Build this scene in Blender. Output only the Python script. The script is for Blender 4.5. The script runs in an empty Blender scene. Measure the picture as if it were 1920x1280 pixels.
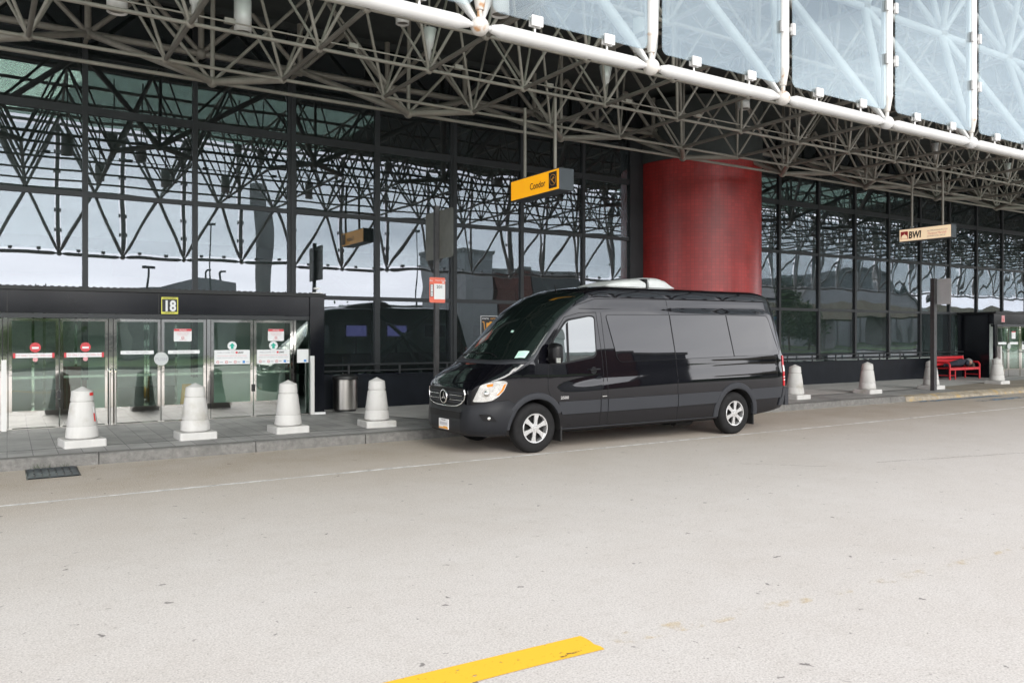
import bpy, bmesh, math, random
import numpy as np
from mathutils import Vector, Matrix
random.seed(7)
R = math.radians
scene = bpy.context.scene
COL = scene.collection
# ---------------------------------------------------------------- camera, sky, sun, exposure
FPX = 1500.0; HC = 1.80; PSI = math.atan(FPX/2377.0)
cd = bpy.data.cameras.new('camera'); cam = bpy.data.objects.new('camera', cd); COL.objects.link(cam)
cd.sensor_width = 36.0; cd.lens = 36.0*FPX/1920.0; cd.shift_y = -14.0/1920.0
cd.clip_start = 0.1; cd.clip_end = 3000
cam.location = (0, 0, HC); cam.rotation_euler = (R(90), 0, -PSI)
scene.camera = cam
world = bpy.data.worlds.new("World"); scene.world = world; world.use_nodes = True
SUN_EL, SUN_AZ = 27.0, 188.0          # azimuth: where the sun stands, clockwise from +Y
wn, wl = world.node_tree.nodes, world.node_tree.links
wn.clear()
wo = wn.new('ShaderNodeOutputWorld'); bg = wn.new('ShaderNodeBackground')
sky = wn.new('ShaderNodeTexSky'); sky.sky_type = 'NISHITA'; sky.sun_disc = False
sky.sun_elevation = R(SUN_EL); sky.sun_rotation = R(SUN_AZ)
hs = wn.new('ShaderNodeHueSaturation'); hs.inputs['Saturation'].default_value = 0.15
tc = wn.new('ShaderNodeTexCoord'); mp = wn.new('ShaderNodeMapping'); mp.inputs['Scale'].default_value = (1, 1, 5)
nz = wn.new('ShaderNodeTexNoise'); nz.inputs['Scale'].default_value = 2.2; nz.inputs['Detail'].default_value = 5
rp = wn.new('ShaderNodeValToRGB')
rp.color_ramp.elements[0].position = 0.32; rp.color_ramp.elements[0].color = (5.6, 5.8, 6.5, 1)
rp.color_ramp.elements[1].position = 0.68; rp.color_ramp.elements[1].color = (11.6, 11.5, 11.8, 1)
mxw = wn.new('ShaderNodeMix'); mxw.data_type = 'RGBA'; mxw.inputs[0].default_value = 0.75
bg.inputs['Strength'].default_value = 0.12
wl.new(tc.outputs['Generated'], mp.inputs['Vector']); wl.new(mp.outputs['Vector'], nz.inputs['Vector'])
wl.new(nz.outputs['Fac'], rp.inputs['Fac']); wl.new(sky.outputs['Color'], hs.inputs['Color'])
wl.new(hs.outputs['Color'], mxw.inputs[6]); wl.new(rp.outputs['Color'], mxw.inputs[7])
sepw = wn.new('ShaderNodeSeparateXYZ'); wl.new(tc.outputs['Generated'], sepw.inputs[0])
mrw = wn.new('ShaderNodeMapRange'); mrw.inputs[1].default_value = 0.0; mrw.inputs[2].default_value = 0.75; mrw.inputs[3].default_value = 2.0; mrw.inputs[4].default_value = 0.66
mxg = wn.new('ShaderNodeMix'); mxg.data_type = 'RGBA'; mxg.blend_type = 'MULTIPLY'; mxg.inputs[0].default_value = 1.0
wl.new(sepw.outputs['Z'], mrw.inputs[0]); wl.new(mxw.outputs[2], mxg.inputs[6]); wl.new(mrw.outputs[0], mxg.inputs[7])
wl.new(mxg.outputs[2], bg.inputs['Color']); wl.new(bg.outputs[0], wo.inputs[0])
sl = bpy.data.lights.new('sun', 'SUN'); sun = bpy.data.objects.new('sun', sl); COL.objects.link(sun)
sl.energy = 1.5; sl.angle = R(32); sl.color = (1.0, 0.96, 0.9)
az = R(SUN_AZ)
sd = Vector((math.sin(az)*math.cos(R(SUN_EL)), math.cos(az)*math.cos(R(SUN_EL)), math.sin(R(SUN_EL))))
sun.rotation_euler = (-sd).to_track_quat('-Z', 'Y').to_euler(); sun.location = (0, -20, 40)
scene.view_settings.view_transform = 'Standard'; scene.view_settings.look = 'None'
scene.view_settings.gamma = 1.0; scene.view_settings.use_curve_mapping = False
scene.view_settings.exposure = 0.95
cy = scene.cycles
cy.max_bounces = 14; cy.diffuse_bounces = 3; cy.glossy_bounces = 5; cy.transmission_bounces = 6
cy.transparent_max_bounces = 20; cy.use_denoising = True
cy.caustics_reflective = False; cy.caustics_refractive = False; cy.sample_clamp_indirect = 6.0
# ---------------------------------------------------------------- materials
def newmat(name):
    m = bpy.data.materials.new(name); m.use_nodes = True
    nt = m.node_tree; return m, nt.nodes, nt.links, nt.nodes['Principled BSDF']
def mat(name, col, rough=0.6, metal=0.0, ior=1.5, var=0.0, vscale=3.0, coat=0.0, bump=0.0, bscale=40.0, spots=None, emit=None, estr=0.0, vary_rough=0.0, streak=False):
    m, n, l, b = newmat(name)
    b.inputs['Base Color'].default_value = (*col, 1); b.inputs['Roughness'].default_value = rough
    b.inputs['Metallic'].default_value = metal; b.inputs['IOR'].default_value = ior
    b.inputs['Coat Weight'].default_value = coat; b.inputs['Coat Roughness'].default_value = 0.02
    if emit: b.inputs['Emission Color'].default_value = (*emit, 1); b.inputs['Emission Strength'].default_value = estr
    g = n.new('ShaderNodeNewGeometry'); src = g.outputs['Position']
    if streak:
        mpp = n.new('ShaderNodeMapping'); mpp.inputs['Scale'].default_value = (1, 1, 0.12); l.new(src, mpp.inputs['Vector']); src = mpp.outputs['Vector']
    if var or vary_rough:
        t = n.new('ShaderNodeTexNoise'); t.inputs['Scale'].default_value = vscale; t.inputs['Detail'].default_value = 6; t.inputs['Roughness'].default_value = 0.65
        l.new(src, t.inputs['Vector'])
    if var:
        mr = n.new('ShaderNodeMapRange'); mr.inputs[1].default_value = 0.3; mr.inputs[2].default_value = 0.7
        mr.inputs[3].default_value = 1-var; mr.inputs[4].default_value = 1+var; l.new(t.outputs['Fac'], mr.inputs[0])
        mx = n.new('ShaderNodeMix'); mx.data_type = 'RGBA'; mx.blend_type = 'MULTIPLY'; mx.inputs[0].default_value = 1
        mx.inputs[6].default_value = (*col, 1); l.new(mr.outputs[0], mx.inputs[7]); out = mx.outputs[2]
        if spots:
            scol, sscale, lo, hi = spots
            t2 = n.new('ShaderNodeTexNoise'); t2.inputs['Scale'].default_value = sscale; t2.inputs['Detail'].default_value = 4; l.new(g.outputs['Position'], t2.inputs['Vector'])
            m2 = n.new('ShaderNodeMapRange'); m2.inputs[1].default_value = lo; m2.inputs[2].default_value = hi; l.new(t2.outputs['Fac'], m2.inputs[0])
            mx2 = n.new('ShaderNodeMix'); mx2.data_type = 'RGBA'; l.new(m2.outputs[0], mx2.inputs[0]); l.new(out, mx2.inputs[6]); mx2.inputs[7].default_value = (*scol, 1); out = mx2.outputs[2]
        l.new(out, b.inputs['Base Color'])
    if vary_rough:
        mr = n.new('ShaderNodeMapRange'); mr.inputs[3].default_value = max(0, rough-vary_rough); mr.inputs[4].default_value = rough+vary_rough
        l.new(t.outputs['Fac'], mr.inputs[0]); l.new(mr.outputs[0], b.inputs['Roughness'])
    if bump:
        t3 = n.new('ShaderNodeTexNoise'); t3.inputs['Scale'].default_value = bscale; t3.inputs['Detail'].default_value = 5; l.new(g.outputs['Position'], t3.inputs['Vector'])
        bp = n.new('ShaderNodeBump'); bp.inputs['Strength'].default_value = bump; bp.inputs['Distance'].default_value = 0.02
        l.new(t3.outputs['Fac'], bp.inputs['Height']); l.new(bp.outputs[0], b.inputs['Normal'])
    return m
def glassmat(name, refl, refl_col, trans_col, warp=0.0, wscale=0.7, diff=0.0, diff_col=(.7, .8, .85), wscale_v=None):
    """coated sheet glass: clear tinted transmission + sharp reflection (+ a pale diffuse haze)"""
    m, n, l, b = newmat(name); n.remove(b); o = n['Material Output']
    tr = n.new('ShaderNodeBsdfTransparent'); tr.inputs[0].default_value = (*trans_col, 1)
    gl = n.new('ShaderNodeBsdfGlossy'); gl.inputs['Color'].default_value = (*refl_col, 1); gl.inputs['Roughness'].default_value = 0.0
    lw = n.new('ShaderNodeLayerWeight'); lw.inputs['Blend'].default_value = 0.35
    mr = n.new('ShaderNodeMapRange'); mr.inputs[3].default_value = refl; mr.inputs[4].default_value = min(1, refl+0.55)
    l.new(lw.outputs['Fresnel'], mr.inputs[0])
    mx = n.new('ShaderNodeMixShader'); l.new(mr.outputs[0], mx.inputs[0]); l.new(tr.outputs[0], mx.inputs[1]); l.new(gl.outputs[0], mx.inputs[2])
    last = mx.outputs[0]
    if diff:
        d = n.new('ShaderNodeBsdfDiffuse'); d.inputs[0].default_value = (*diff_col, 1)
        d2 = n.new('ShaderNodeBsdfTranslucent'); d2.inputs[0].default_value = (*diff_col, 1)
        a = n.new('ShaderNodeMixShader'); a.inputs[0].default_value = 0.5; l.new(d.outputs[0], a.inputs[1]); l.new(d2.outputs[0], a.inputs[2])
        m2 = n.new('ShaderNodeMixShader'); m2.inputs[0].default_value = diff; l.new(last, m2.inputs[1]); l.new(a.outputs[0], m2.inputs[2]); last = m2.outputs[0]
    if warp:
        g = n.new('ShaderNodeNewGeometry'); t = n.new('ShaderNodeTexNoise'); t.inputs['Scale'].default_value = wscale; t.inputs['Detail'].default_value = 1.0
        mpp = n.new('ShaderNodeMapping'); mpp.inputs['Scale'].default_value = wscale_v or (1, 1, .7); l.new(g.outputs['Position'], mpp.inputs[0]); l.new(mpp.outputs[0], t.inputs['Vector'])
        bp = n.new('ShaderNodeBump'); bp.inputs['Strength'].default_value = 1.0; bp.inputs['Distance'].default_value = warp
        l.new(t.outputs['Fac'], bp.inputs['Height']); l.new(bp.outputs[0], gl.inputs['Normal'])
    l.new(last, o.inputs['Surface'])
    return m
def worn_paint(name, col, scale=9.0, lo=.42, hi=.5, rough=.6):
    m, n, l, b = newmat(name); b.inputs['Base Color'].default_value = (*col, 1); b.inputs['Roughness'].default_value = rough
    o = n['Material Output']; g = n.new('ShaderNodeNewGeometry'); t = n.new('ShaderNodeTexNoise'); t.inputs['Scale'].default_value = scale; t.inputs['Detail'].default_value = 8; t.inputs['Roughness'].default_value = .7
    l.new(g.outputs['Position'], t.inputs['Vector'])
    mr = n.new('ShaderNodeMapRange'); mr.inputs[1].default_value = lo; mr.inputs[2].default_value = hi; l.new(t.outputs['Fac'], mr.inputs[0])
    tr = n.new('ShaderNodeBsdfTransparent'); mx = n.new('ShaderNodeMixShader')
    l.new(mr.outputs[0], mx.inputs[0]); l.new(tr.outputs[0], mx.inputs[1]); l.new(b.outputs[0], mx.inputs[2]); l.new(mx.outputs[0], o.inputs['Surface'])
    return m
def road_material():
    m, n, l, b = newmat('road_concrete'); b.inputs['Roughness'].default_value = .85
    g = n.new('ShaderNodeNewGeometry'); pos = g.outputs['Position']
    def noise(scale, detail=6, rough=.6, vec=None):
        t = n.new('ShaderNodeTexNoise'); t.inputs['Scale'].default_value = scale; t.inputs['Detail'].default_value = detail; t.inputs['Roughness'].default_value = rough
        l.new(vec or pos, t.inputs['Vector']); return t.outputs['Fac']
    def rng(v, a, b_, c, d):
        r = n.new('ShaderNodeMapRange'); r.inputs[1].default_value = a; r.inputs[2].default_value = b_; r.inputs[3].default_value = c; r.inputs[4].default_value = d; l.new(v, r.inputs[0]); return r.outputs[0]
    def mix(f, a, b_, mode='MIX'):
        x = n.new('ShaderNodeMix'); x.data_type = 'RGBA'; x.blend_type = mode
        for k, v in ((0, f), (6, a), (7, b_)):
            if isinstance(v, (float, int)): x.inputs[k].default_value = v
            elif isinstance(v, tuple): x.inputs[k].default_value = (*v, 1)
            else: l.new(v, x.inputs[k])
        return x.outputs[2]
    def math_(op, a, b_):
        x = n.new('ShaderNodeMath'); x.operation = op
        for k, v in ((0, a), (1, b_)):
            if isinstance(v, (float, int)): x.inputs[k].default_value = v
            else: l.new(v, x.inputs[k])
        return x.outputs[0]
    c = mix(rng(noise(.35), .35, .65, 0, 1), (.56, .53, .50), (.52, .485, .45))
    c = mix(rng(noise(1.7), .4, .7, 0, .5), c, (.60, .575, .55))
    # tyre dirt along the kerb lane
    sp = n.new('ShaderNodeSeparateXYZ'); l.new(pos, sp.inputs[0])
    yw = math_('ADD', sp.outputs['Y'], math_('MULTIPLY', math_('SUBTRACT', noise(.5), .5), 3.0))
    dirt = math_('MULTIPLY', rng(yw, 8.6, 10.9, 0, 1), rng(noise(1.1, 5), .3, .62, .55, 1))
    c = mix(math_('MULTIPLY', dirt, .8), c, (.33, .262, .185))
    lane = math_('MULTIPLY', rng(yw, 6.0, 8.6, 0, .25), 1.0); c = mix(lane, c, (.36, .30, .235))
    # exposed aggregate: pale and dark grains
    v = n.new('ShaderNodeTexVoronoi'); v.voronoi_dimensions = '2D'; v.inputs['Scale'].default_value = 55; l.new(pos, v.inputs['Vector'])
    c = mix(rng(v.outputs['Distance'], .05, .42, .48, 0), c, (.30, .285, .265))
    c = mix(rng(noise(85, 3), .52, .66, 0, .75), c, (.70, .68, .64))
    c = mix(rng(noise(38, 4, .7), .57, .70, 0, .7), c, (.28, .262, .24))
    c = mix(rng(noise(6, 6, .75), .52, .75, 0, .35), c, (.38, .35, .315))
    # gum and oil spots
    mp_ = n.new('ShaderNodeMapping'); l.new(pos, mp_.inputs[0])
    nv = n.new('ShaderNodeTexNoise'); nv.inputs['Scale'].default_value = 14; l.new(pos, nv.inputs['Vector'])
    wv = mix(.11, pos, nv.outputs['Color'])
    v2 = n.new('ShaderNodeTexVoronoi'); v2.voronoi_dimensions = '2D'; v2.inputs['Scale'].default_value = 2.1; l.new(wv, v2.inputs['Vector'])
    sc = n.new('ShaderNodeSeparateColor'); l.new(v2.outputs['Color'], sc.inputs[0])
    size = rng(sc.outputs[0], .3, 1.0, 0.0, .042)
    spot = rng(math_('SUBTRACT', v2.outputs['Distance'], size), -.012, .006, 1, 0)
    c = mix(math_('MULTIPLY', spot, .72), c, (.09, .082, .08))
    v3 = n.new('ShaderNodeTexVoronoi'); v3.voronoi_dimensions = '2D'; v3.inputs['Scale'].default_value = 5.5; l.new(wv, v3.inputs['Vector'])
    sc3 = n.new('ShaderNodeSeparateColor'); l.new(v3.outputs['Color'], sc3.inputs[0])
    spot3 = rng(math_('SUBTRACT', v3.outputs['Distance'], rng(sc3.outputs[1], .45, 1.0, 0.0, .05)), -.01, .006, 1, 0)
    c = mix(math_('MULTIPLY', spot3, .6), c, (.13, .12, .115))
    l.new(c, b.inputs['Base Color'])
    bp = n.new('ShaderNodeBump'); bp.inputs['Strength'].default_value = .35; bp.inputs['Distance'].default_value = .006
    l.new(noise(70, 5), bp.inputs['Height']); l.new(bp.outputs[0], b.inputs['Normal'])
    return m
def tile_material(name, col1, col2, mortar, w, h, msize, rough=.5, axis='XY', var=.25, bias=0., bump=.0, vec_scale=(1, 1, 1)):
    m, n, l, b = newmat(name); b.inputs['Roughness'].default_value = rough
    g = n.new('ShaderNodeNewGeometry'); vec = g.outputs['Position']
    if axis == 'CYL':
        tcx = n.new('ShaderNodeTexCoord'); sp = n.new('ShaderNodeSeparateXYZ'); l.new(tcx.outputs['Object'], sp.inputs[0])
        at = n.new('ShaderNodeMath'); at.operation = 'ARCTAN2'; l.new(sp.outputs['Y'], at.inputs[0]); l.new(sp.outputs['X'], at.inputs[1])
        mu = n.new('ShaderNodeMath'); mu.operation = 'MULTIPLY'; mu.inputs[1].default_value = vec_scale[0]; l.new(at.outputs[0], mu.inputs[0])
        cx = n.new('ShaderNodeCombineXYZ'); l.new(mu.outputs[0], cx.inputs[0]); l.new(sp.outputs['Z'], cx.inputs[1]); vec = cx.outputs[0]
    br = n.new('ShaderNodeTexBrick'); br.offset = 0; br.squash = 1
    br.inputs['Scale'].default_value = 1; br.inputs['Brick Width'].default_value = w; br.inputs['Row Height'].default_value = h
    br.inputs['Mortar Size'].default_value = msize; br.inputs['Bias'].default_value = bias; br.inputs['Mortar Smooth'].default_value = .2
    br.inputs['Color1'].default_value = (*col1, 1); br.inputs['Color2'].default_value = (*col2, 1); br.inputs['Mortar'].default_value = (*mortar, 1)
    l.new(vec, br.inputs['Vector'])
    t = n.new('ShaderNodeTexNoise'); t.inputs['Scale'].default_value = 1.6; t.inputs['Detail'].default_value = 7; l.new(g.outputs['Position'], t.inputs['Vector'])
    mr = n.new('ShaderNodeMapRange'); mr.inputs[1].default_value = .3; mr.inputs[2].default_value = .7; mr.inputs[3].default_value = 1-var; mr.inputs[4].default_value = 1+var; l.new(t.outputs['Fac'], mr.inputs[0])
    mx = n.new('ShaderNodeMix'); mx.data_type = 'RGBA'; mx.blend_type = 'MULTIPLY'; mx.inputs[0].default_value = 1
    l.new(br.outputs['Color'], mx.inputs[6]); l.new(mr.outputs[0], mx.inputs[7]); l.new(mx.outputs[2], b.inputs['Base Color'])
    if bump:
        bp = n.new('ShaderNodeBump'); bp.inputs['Strength'].default_value = bump; bp.inputs['Distance'].default_value = .004; bp.invert = True
        l.new(br.outputs['Fac'], bp.inputs['Height']); l.new(bp.outputs[0], b.inputs['Normal'])
    return m
M = {}
M['road'] = road_material()
M['paver'] = tile_material('slate_pavers', (.33, .325, .315), (.265, .262, .255), (.12, .12, .12), .30, .62, .006, .6, var=.3, bump=.4)
M['slab'] = mat('light_slab', (.47, .462, .445), .8, var=.14, vscale=2.2, bump=.2, bscale=60)
M['tan_slab'] = mat('tan_slab', (.27, .235, .19), .85, var=.25, vscale=2.0, bump=.2)
M['kerb'] = mat('granite_kerb', (.175, .17, .16), .8, var=.28, vscale=16, bump=.5, bscale=60, spots=((.13, .128, .12), 5.0, .5, .75))
M['kerb_paint'] = mat('painted_kerb', (.30, .26, .20), .8, var=.35, vscale=6, spots=((.40, .29, .14), 4.0, .52, .66))
M['white_line'] = worn_paint('worn_white_paint', (.78, .78, .77), 6.0, .12, .60)
M['yellow_line'] = worn_paint('yellow_paint', (.86, .50, .035), 20.0, .28, .40)
M['scuff'] = worn_paint('rubber_scuff', (.10, .085, .07), 18.0, .40, .60)
M['faint_yellow'] = worn_paint('faded_yellow_paint', (.74, .54, .22), 5.0, .52, .92)
M['blue_line'] = worn_paint('faded_blue_paint', (.13, .25, .38), 3.0, .42, .60)
M['grass'] = mat('lawn_grass', (.085, .14, .045), .95, var=.4, vscale=1.2)
M['white_tube'] = mat('white_paint_steel', (.54, .54, .53), .35, var=.05, vscale=3)
M['rust_tube'] = mat('white_paint_rusty', (.53, .51, .475), .45, var=.1, vscale=6, streak=True, spots=((.36, .19, .08), 11.0, .56, .68))
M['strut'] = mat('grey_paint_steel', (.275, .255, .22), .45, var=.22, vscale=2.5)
M['dark_strut'] = mat('shaded_grey_steel', (.17, .158, .138), .5, var=.2, vscale=2.5)  # darker copy of the strut grey, shade put into the colour
M['soffit'] = mat('dark_deck', (.06, .068, .066), .7, var=.2)
M['clip'] = mat('aluminium_clip', (.68, .67, .65), .4, metal=.2)
M['mullion'] = mat('bronze_mullion', (.035, .037, .04), .42, ior=1.4, var=.1)
M['black_panel'] = mat('black_enamel_panel', (.008, .009, .012), .14, ior=1.36, var=.2, vscale=1.0, vary_rough=.06)
M['plinth'] = mat('black_granite_plinth', (.008, .010, .014), .45, ior=1.28, var=.3, vscale=3)
M['chrome'] = mat('chrome', (.88, .86, .82), .05, metal=1.0, bump=.10, bscale=2.6)
M['steel'] = mat('brushed_steel', (.52, .50, .47), .28, metal=1.0, var=.15, vscale=6, streak=True)
M['black_rubber'] = mat('black_rubber', (.012, .012, .012), .55)
M['wall_glass'] = glassmat('mirror_wall_glass', .165, (.80, .82, .90), (.40, .47, .45), warp=.0045, wscale=.75, diff=.05, diff_col=(.42, .48, .50))  # diffuse part is a pale haze added to lift the dark reflections
M['wavy_glass'] = glassmat('wavy_wall_glass', .165, (.80, .82, .90), (.40, .47, .45), warp=.0085, wscale=.8, diff=.05, diff_col=(.42, .48, .50))  # same added haze, lifting the darks in the wavier panes
M['door_glass'] = glassmat('door_glass', .11, (.85, .9, .88), (.82, .91, .86), warp=.004, wscale=1.2)
M['fascia_glass'] = glassmat('fascia_glass', .07, (.58, .64, .67), (.95, .985, .985), diff=.025, diff_col=(.74, .82, .85))
M['roof_glass'] = glassmat('roof_glass', .06, (.8, .9, .85), (.58, .68, .62), diff=.15, diff_col=(.45, .54, .49))
M['interior'] = mat('interior_wall', (.66, .72, .67), .8, var=.1)
M['interior_dark'] = mat('interior_dark', (.05, .055, .055), .8)
M['interior_floor'] = mat('interior_floor', (.55, .55, .52), .25)
M['brace'] = mat('interior_brace', (.33, .35, .34), .5)
M['concrete'] = mat('precast_concrete', (.56, .55, .53), .8, var=.07, vscale=6, bump=.18, bscale=90, spots=((.40, .38, .33), 3.0, .57, .78), streak=True)
M['concrete_dark'] = mat('weathered_concrete', (.27, .27, .26), .85, var=.2, vscale=1.0)
M['red_tape'] = mat('red_tape', (.70, .03, .025), .4)
M['white'] = mat('white_vinyl', (.80, .80, .80), .5)
M['black'] = mat('black_paint', (.01, .01, .01), .5)
M['ink'] = mat('dark_ink', (.03, .03, .035), .6)
M['red_ink'] = mat('red_vinyl', (.62, .06, .07), .5)
M['pink_ink'] = mat('pale_red_print', (.72, .35, .36), .6)
M['grey_ink'] = mat('grey_print', (.42, .42, .45), .6)
M['blue_ink'] = mat('blue_print', (.08, .28, .62), .5)
M['green_ink'] = mat('green_vinyl', (.02, .42, .31), .5)
M['frosted'] = mat('frosted_disc', (.55, .57, .56), .5)
M['sign_yellow'] = mat('lit_yellow_face', (.85, .42, .015), .4, emit=(1.0, .42, .01), estr=.32, var=.08, vscale=3)
M['sign_cream'] = mat('lit_cream_face', (.78, .64, .46), .4, emit=(1.0, .76, .5), estr=.32, var=.06, vscale=3)
M['sign_box'] = mat('sign_housing', (.06, .07, .08), .45)
M['sign_back'] = mat('sign_back_metal', (.20, .20, .18), .5, metal=.4, var=.15, vscale=5)
M['sign_back_pale'] = mat('pale_sign_back', (.68, .69, .70), .5, var=.06)
M['post'] = mat('brown_post', (.05, .048, .05), .5, var=.3, vscale=6)
M['coral'] = mat('coral_sign', (.78, .16, .10), .5)
M['orange'] = mat('orange_print', (.80, .36, .05), .5)
M['plaque_yellow'] = mat('plaque_yellow', (.72, .68, .10), .5)
M['red_tile'] = tile_material('red_mosaic', (.43, .038, .034), (.36, .029, .027), (.25, .03, .028), .10, .10, .006, .32, axis='CYL', var=.2, bump=.3, vec_scale=(1.65, 1, 1))
M['bench_red'] = mat('red_bench_paint', (.55, .022, .03), .4, var=.1)
M['screen'] = mat('lit_screen', (.05, .05, .08), .3, emit=(.32, .26, .75), estr=.6)
M['brick_red'] = tile_material('red_brick', (.17, .075, .06), (.13, .055, .045), (.2, .17, .15), .25, .08, .01, .85)
M['building_grey'] = mat('grey_cladding', (.36, .375, .38), .7, var=.12, vscale=.6)
M['building_dark'] = mat('dark_cladding', (.09, .10, .10), .6, var=.15, vscale=.5)
M['building_tan'] = mat('tan_deck', (.30, .27, .20), .8, var=.2, vscale=.7)
M['leaf'] = mat('leaf_green', (.055, .105, .032), .7, var=.45, vscale=2.5)
M['bark'] = mat('bark', (.11, .085, .06), .9, var=.3)
M['asphalt'] = mat('asphalt', (.06, .06, .062), .9, var=.2, vscale=1.0)
M['grate'] = mat('cast_iron', (.075, .09, .10), .55, metal=.5, var=.3, vscale=8)
# van
M['van_paint'] = mat('black_car_paint', (.004, .004, .006), .03, ior=1.58)
M['van_plastic'] = mat('grey_bumper_plastic', (.030, .032, .037), .5, ior=1.35)
M['van_bumper'] = mat('dark_bumper_plastic', (.013, .014, .017), .42, ior=1.35)
M['van_trim'] = mat('black_trim', (.006, .006, .007), .4, ior=1.35)
M['van_glass'] = mat('privacy_glass', (.005, .005, .007), .01, ior=1.64)
M['van_cab_glass'] = mat('coated_cab_glass', (.06, .078, .08), .01, ior=2.45)
M['van_windscreen'] = mat('windscreen_glass', (.006, .010, .009), .02, ior=1.5)
M['lamp_clear'] = mat('lamp_reflector', (.78, .78, .76), .12, metal=.85, var=.3, vscale=14)
M['lamp_lens'] = mat('lamp_lens', (.9, .9, .9), .03, metal=1.0)
M['amber'] = mat('amber_lens', (.75, .22, .03), .15)
M['red_lens'] = mat('red_lens', (.62, .012, .02), .12)
M['alloy'] = mat('silver_alloy', (.74, .74, .74), .25, metal=.75)
M['tyre'] = mat('tyre_rubber', (.013, .013, .0135), .8, ior=1.3, var=.25, vscale=12)
M['well'] = mat('wheel_well', (.006, .006, .006), .9)
M['badge'] = mat('chrome_badge', (.8, .8, .8), .1, metal=1.0)
M['roof_white'] = mat('white_fibreglass', (.68, .69, .68), .35, var=.08, vscale=4)
M['paper'] = mat('pale_green_paper', (.52, .74, .64), .7)
M['navy_cloth'] = mat('navy_cloth', (.022, .026, .04), .95, var=.3, vscale=20)
M['grey_cloth'] = mat('grey_cloth', (.20, .20, .20), .95, var=.3, vscale=20)
M['brown_cloth'] = mat('brown_cloth', (.06, .045, .035), .95, var=.3, vscale=20)
M['skin'] = mat('skin', (.35, .22, .16), .6)
# ---------------------------------------------------------------- mesh helpers
class MB:
    def __init__(s): s.v = []; s.f = []; s.m = []; s.sm = []
    def add(s, vs, fs, mi=0, smooth=False):
        o = len(s.v); s.v += [tuple(map(float, v)) for v in vs]
        for f in fs: s.f.append([i+o for i in f]); s.m.append(mi); s.sm.append(smooth)
        return s
    def box(s, x0, y0, z0, x1, y1, z1, mi=0):
        v = [(x0,y0,z0),(x1,y0,z0),(x1,y1,z0),(x0,y1,z0),(x0,y0,z1),(x1,y0,z1),(x1,y1,z1),(x0,y1,z1)]
        return s.add(v, [(0,3,2,1),(4,5,6,7),(0,1,5,4),(1,2,6,5),(2,3,7,6),(3,0,4,7)], mi)
    def tube(s, p, q, r0, r1=None, n=8, mi=0, caps=True):
        p, q = Vector(p), Vector(q); r1 = r0 if r1 is None else r1
        d = (q-p).normalized(); a = d.orthogonal().normalized(); b = d.cross(a)
        v = []
        for c, r in ((p, r0), (q, r1)):
            for i in range(n):
                t = 2*math.pi*i/n; v.append(c+a*(r*math.cos(t))+b*(r*math.sin(t)))
        fs = [(i, (i+1) % n, n+(i+1) % n, n+i) for i in range(n)]
        s.add(v, fs, mi, True)
        if caps: s.add(v, [tuple(range(n))[::-1], tuple(range(n, 2*n))], mi)
        return s
    def poly(s, pts, r, n=6, mi=0, closed=False):
        pts = [Vector(p) for p in pts]
        k = len(pts)
        for i in range(k if closed else k-1):
            s.tube(pts[i], pts[(i+1) % k], r, n=n, mi=mi)
        return s
    def lathe(s, c, prof, n=24, mi=0, axis='Z', smooth=True):
        v = []
        for r, h in prof:
            for i in range(n):
                t = 2*math.pi*i/n; x, y = r*math.cos(t), r*math.sin(t)
                o = {'Z': (x, y, h), 'Y': (x, h, y), 'X': (h, x, y)}[axis]
                v.append((c[0]+o[0], c[1]+o[1], c[2]+o[2]))
        fs = []
        for j in range(len(prof)-1):
            for i in range(n):
                fs.append((j*n+i, j*n+(i+1) % n, (j+1)*n+(i+1) % n, (j+1)*n+i))
        s.add(v, fs, mi, smooth)
        return s
    def sphere(s, c, r, n=12, m=8, mi=0):
        return s.lathe(c, [(max(1e-4, r*math.sin(math.pi*j/m)), -r*math.cos(math.pi*j/m)) for j in range(m+1)], n, mi)
    def grid(s, rows, mi=0, smooth=True, closed=False):
        nr, nc = len(rows), len(rows[0]); v = [p for r in rows for p in r]; fs = []
        for j in range(nr-1):
            for i in range(nc if closed else nc-1):
                fs.append((j*nc+i, j*nc+(i+1) % nc, (j+1)*nc+(i+1) % nc, (j+1)*nc+i))
        return s.add(v, fs, mi, smooth)
    def prism(s, pts, u, w, off, depth, mi=0):
        """flat outline pts (a,b) in basis u,w from off, extruded by vector depth"""
        u, w, off, depth = Vector(u), Vector(w), Vector(off), Vector(depth); n = len(pts)
        a = [off+u*p[0]+w*p[1] for p in pts]; b = [p+depth for p in a]
        return s.add(a+b, [tuple(range(n))[::-1], tuple(range(n, 2*n))]+[(i, (i+1) % n, n+(i+1) % n, n+i) for i in range(n)], mi)
    def build(s, name, mats, parent=None, sharp=None, loc=None):
        off = Vector((0, 0, 0))
        p = parent
        while p is not None: off += p.location; p = p.parent
        if parent is None and loc is not None: off = Vector(loc)
        me = bpy.data.meshes.new(name)
        me.from_pydata([tuple(Vector(v)-off) for v in s.v], [], s.f)
        mats = mats if isinstance(mats, (list, tuple)) else [mats]
        for m in mats: me.materials.append(m)
        me.polygons.foreach_set('material_index', s.m); me.polygons.foreach_set('use_smooth', s.sm)
        bm = bmesh.new(); bm.from_mesh(me); bmesh.ops.recalc_face_normals(bm, faces=bm.faces); bm.to_mesh(me); bm.free()
        if sharp: me.set_sharp_from_angle(angle=R(sharp))
        me.update()
        return link(name, me, parent, loc)
def link(name, me, parent=None, loc=None):
    o = bpy.data.objects.new(name, me); COL.objects.link(o)
    if parent is not None: o.parent = parent
    elif loc is not None: o.location = loc
    return o
def tag(o, label, cat, group=None):
    o['label'] = label; o['category'] = cat
    if group: o['group'] = group
    return o
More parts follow.
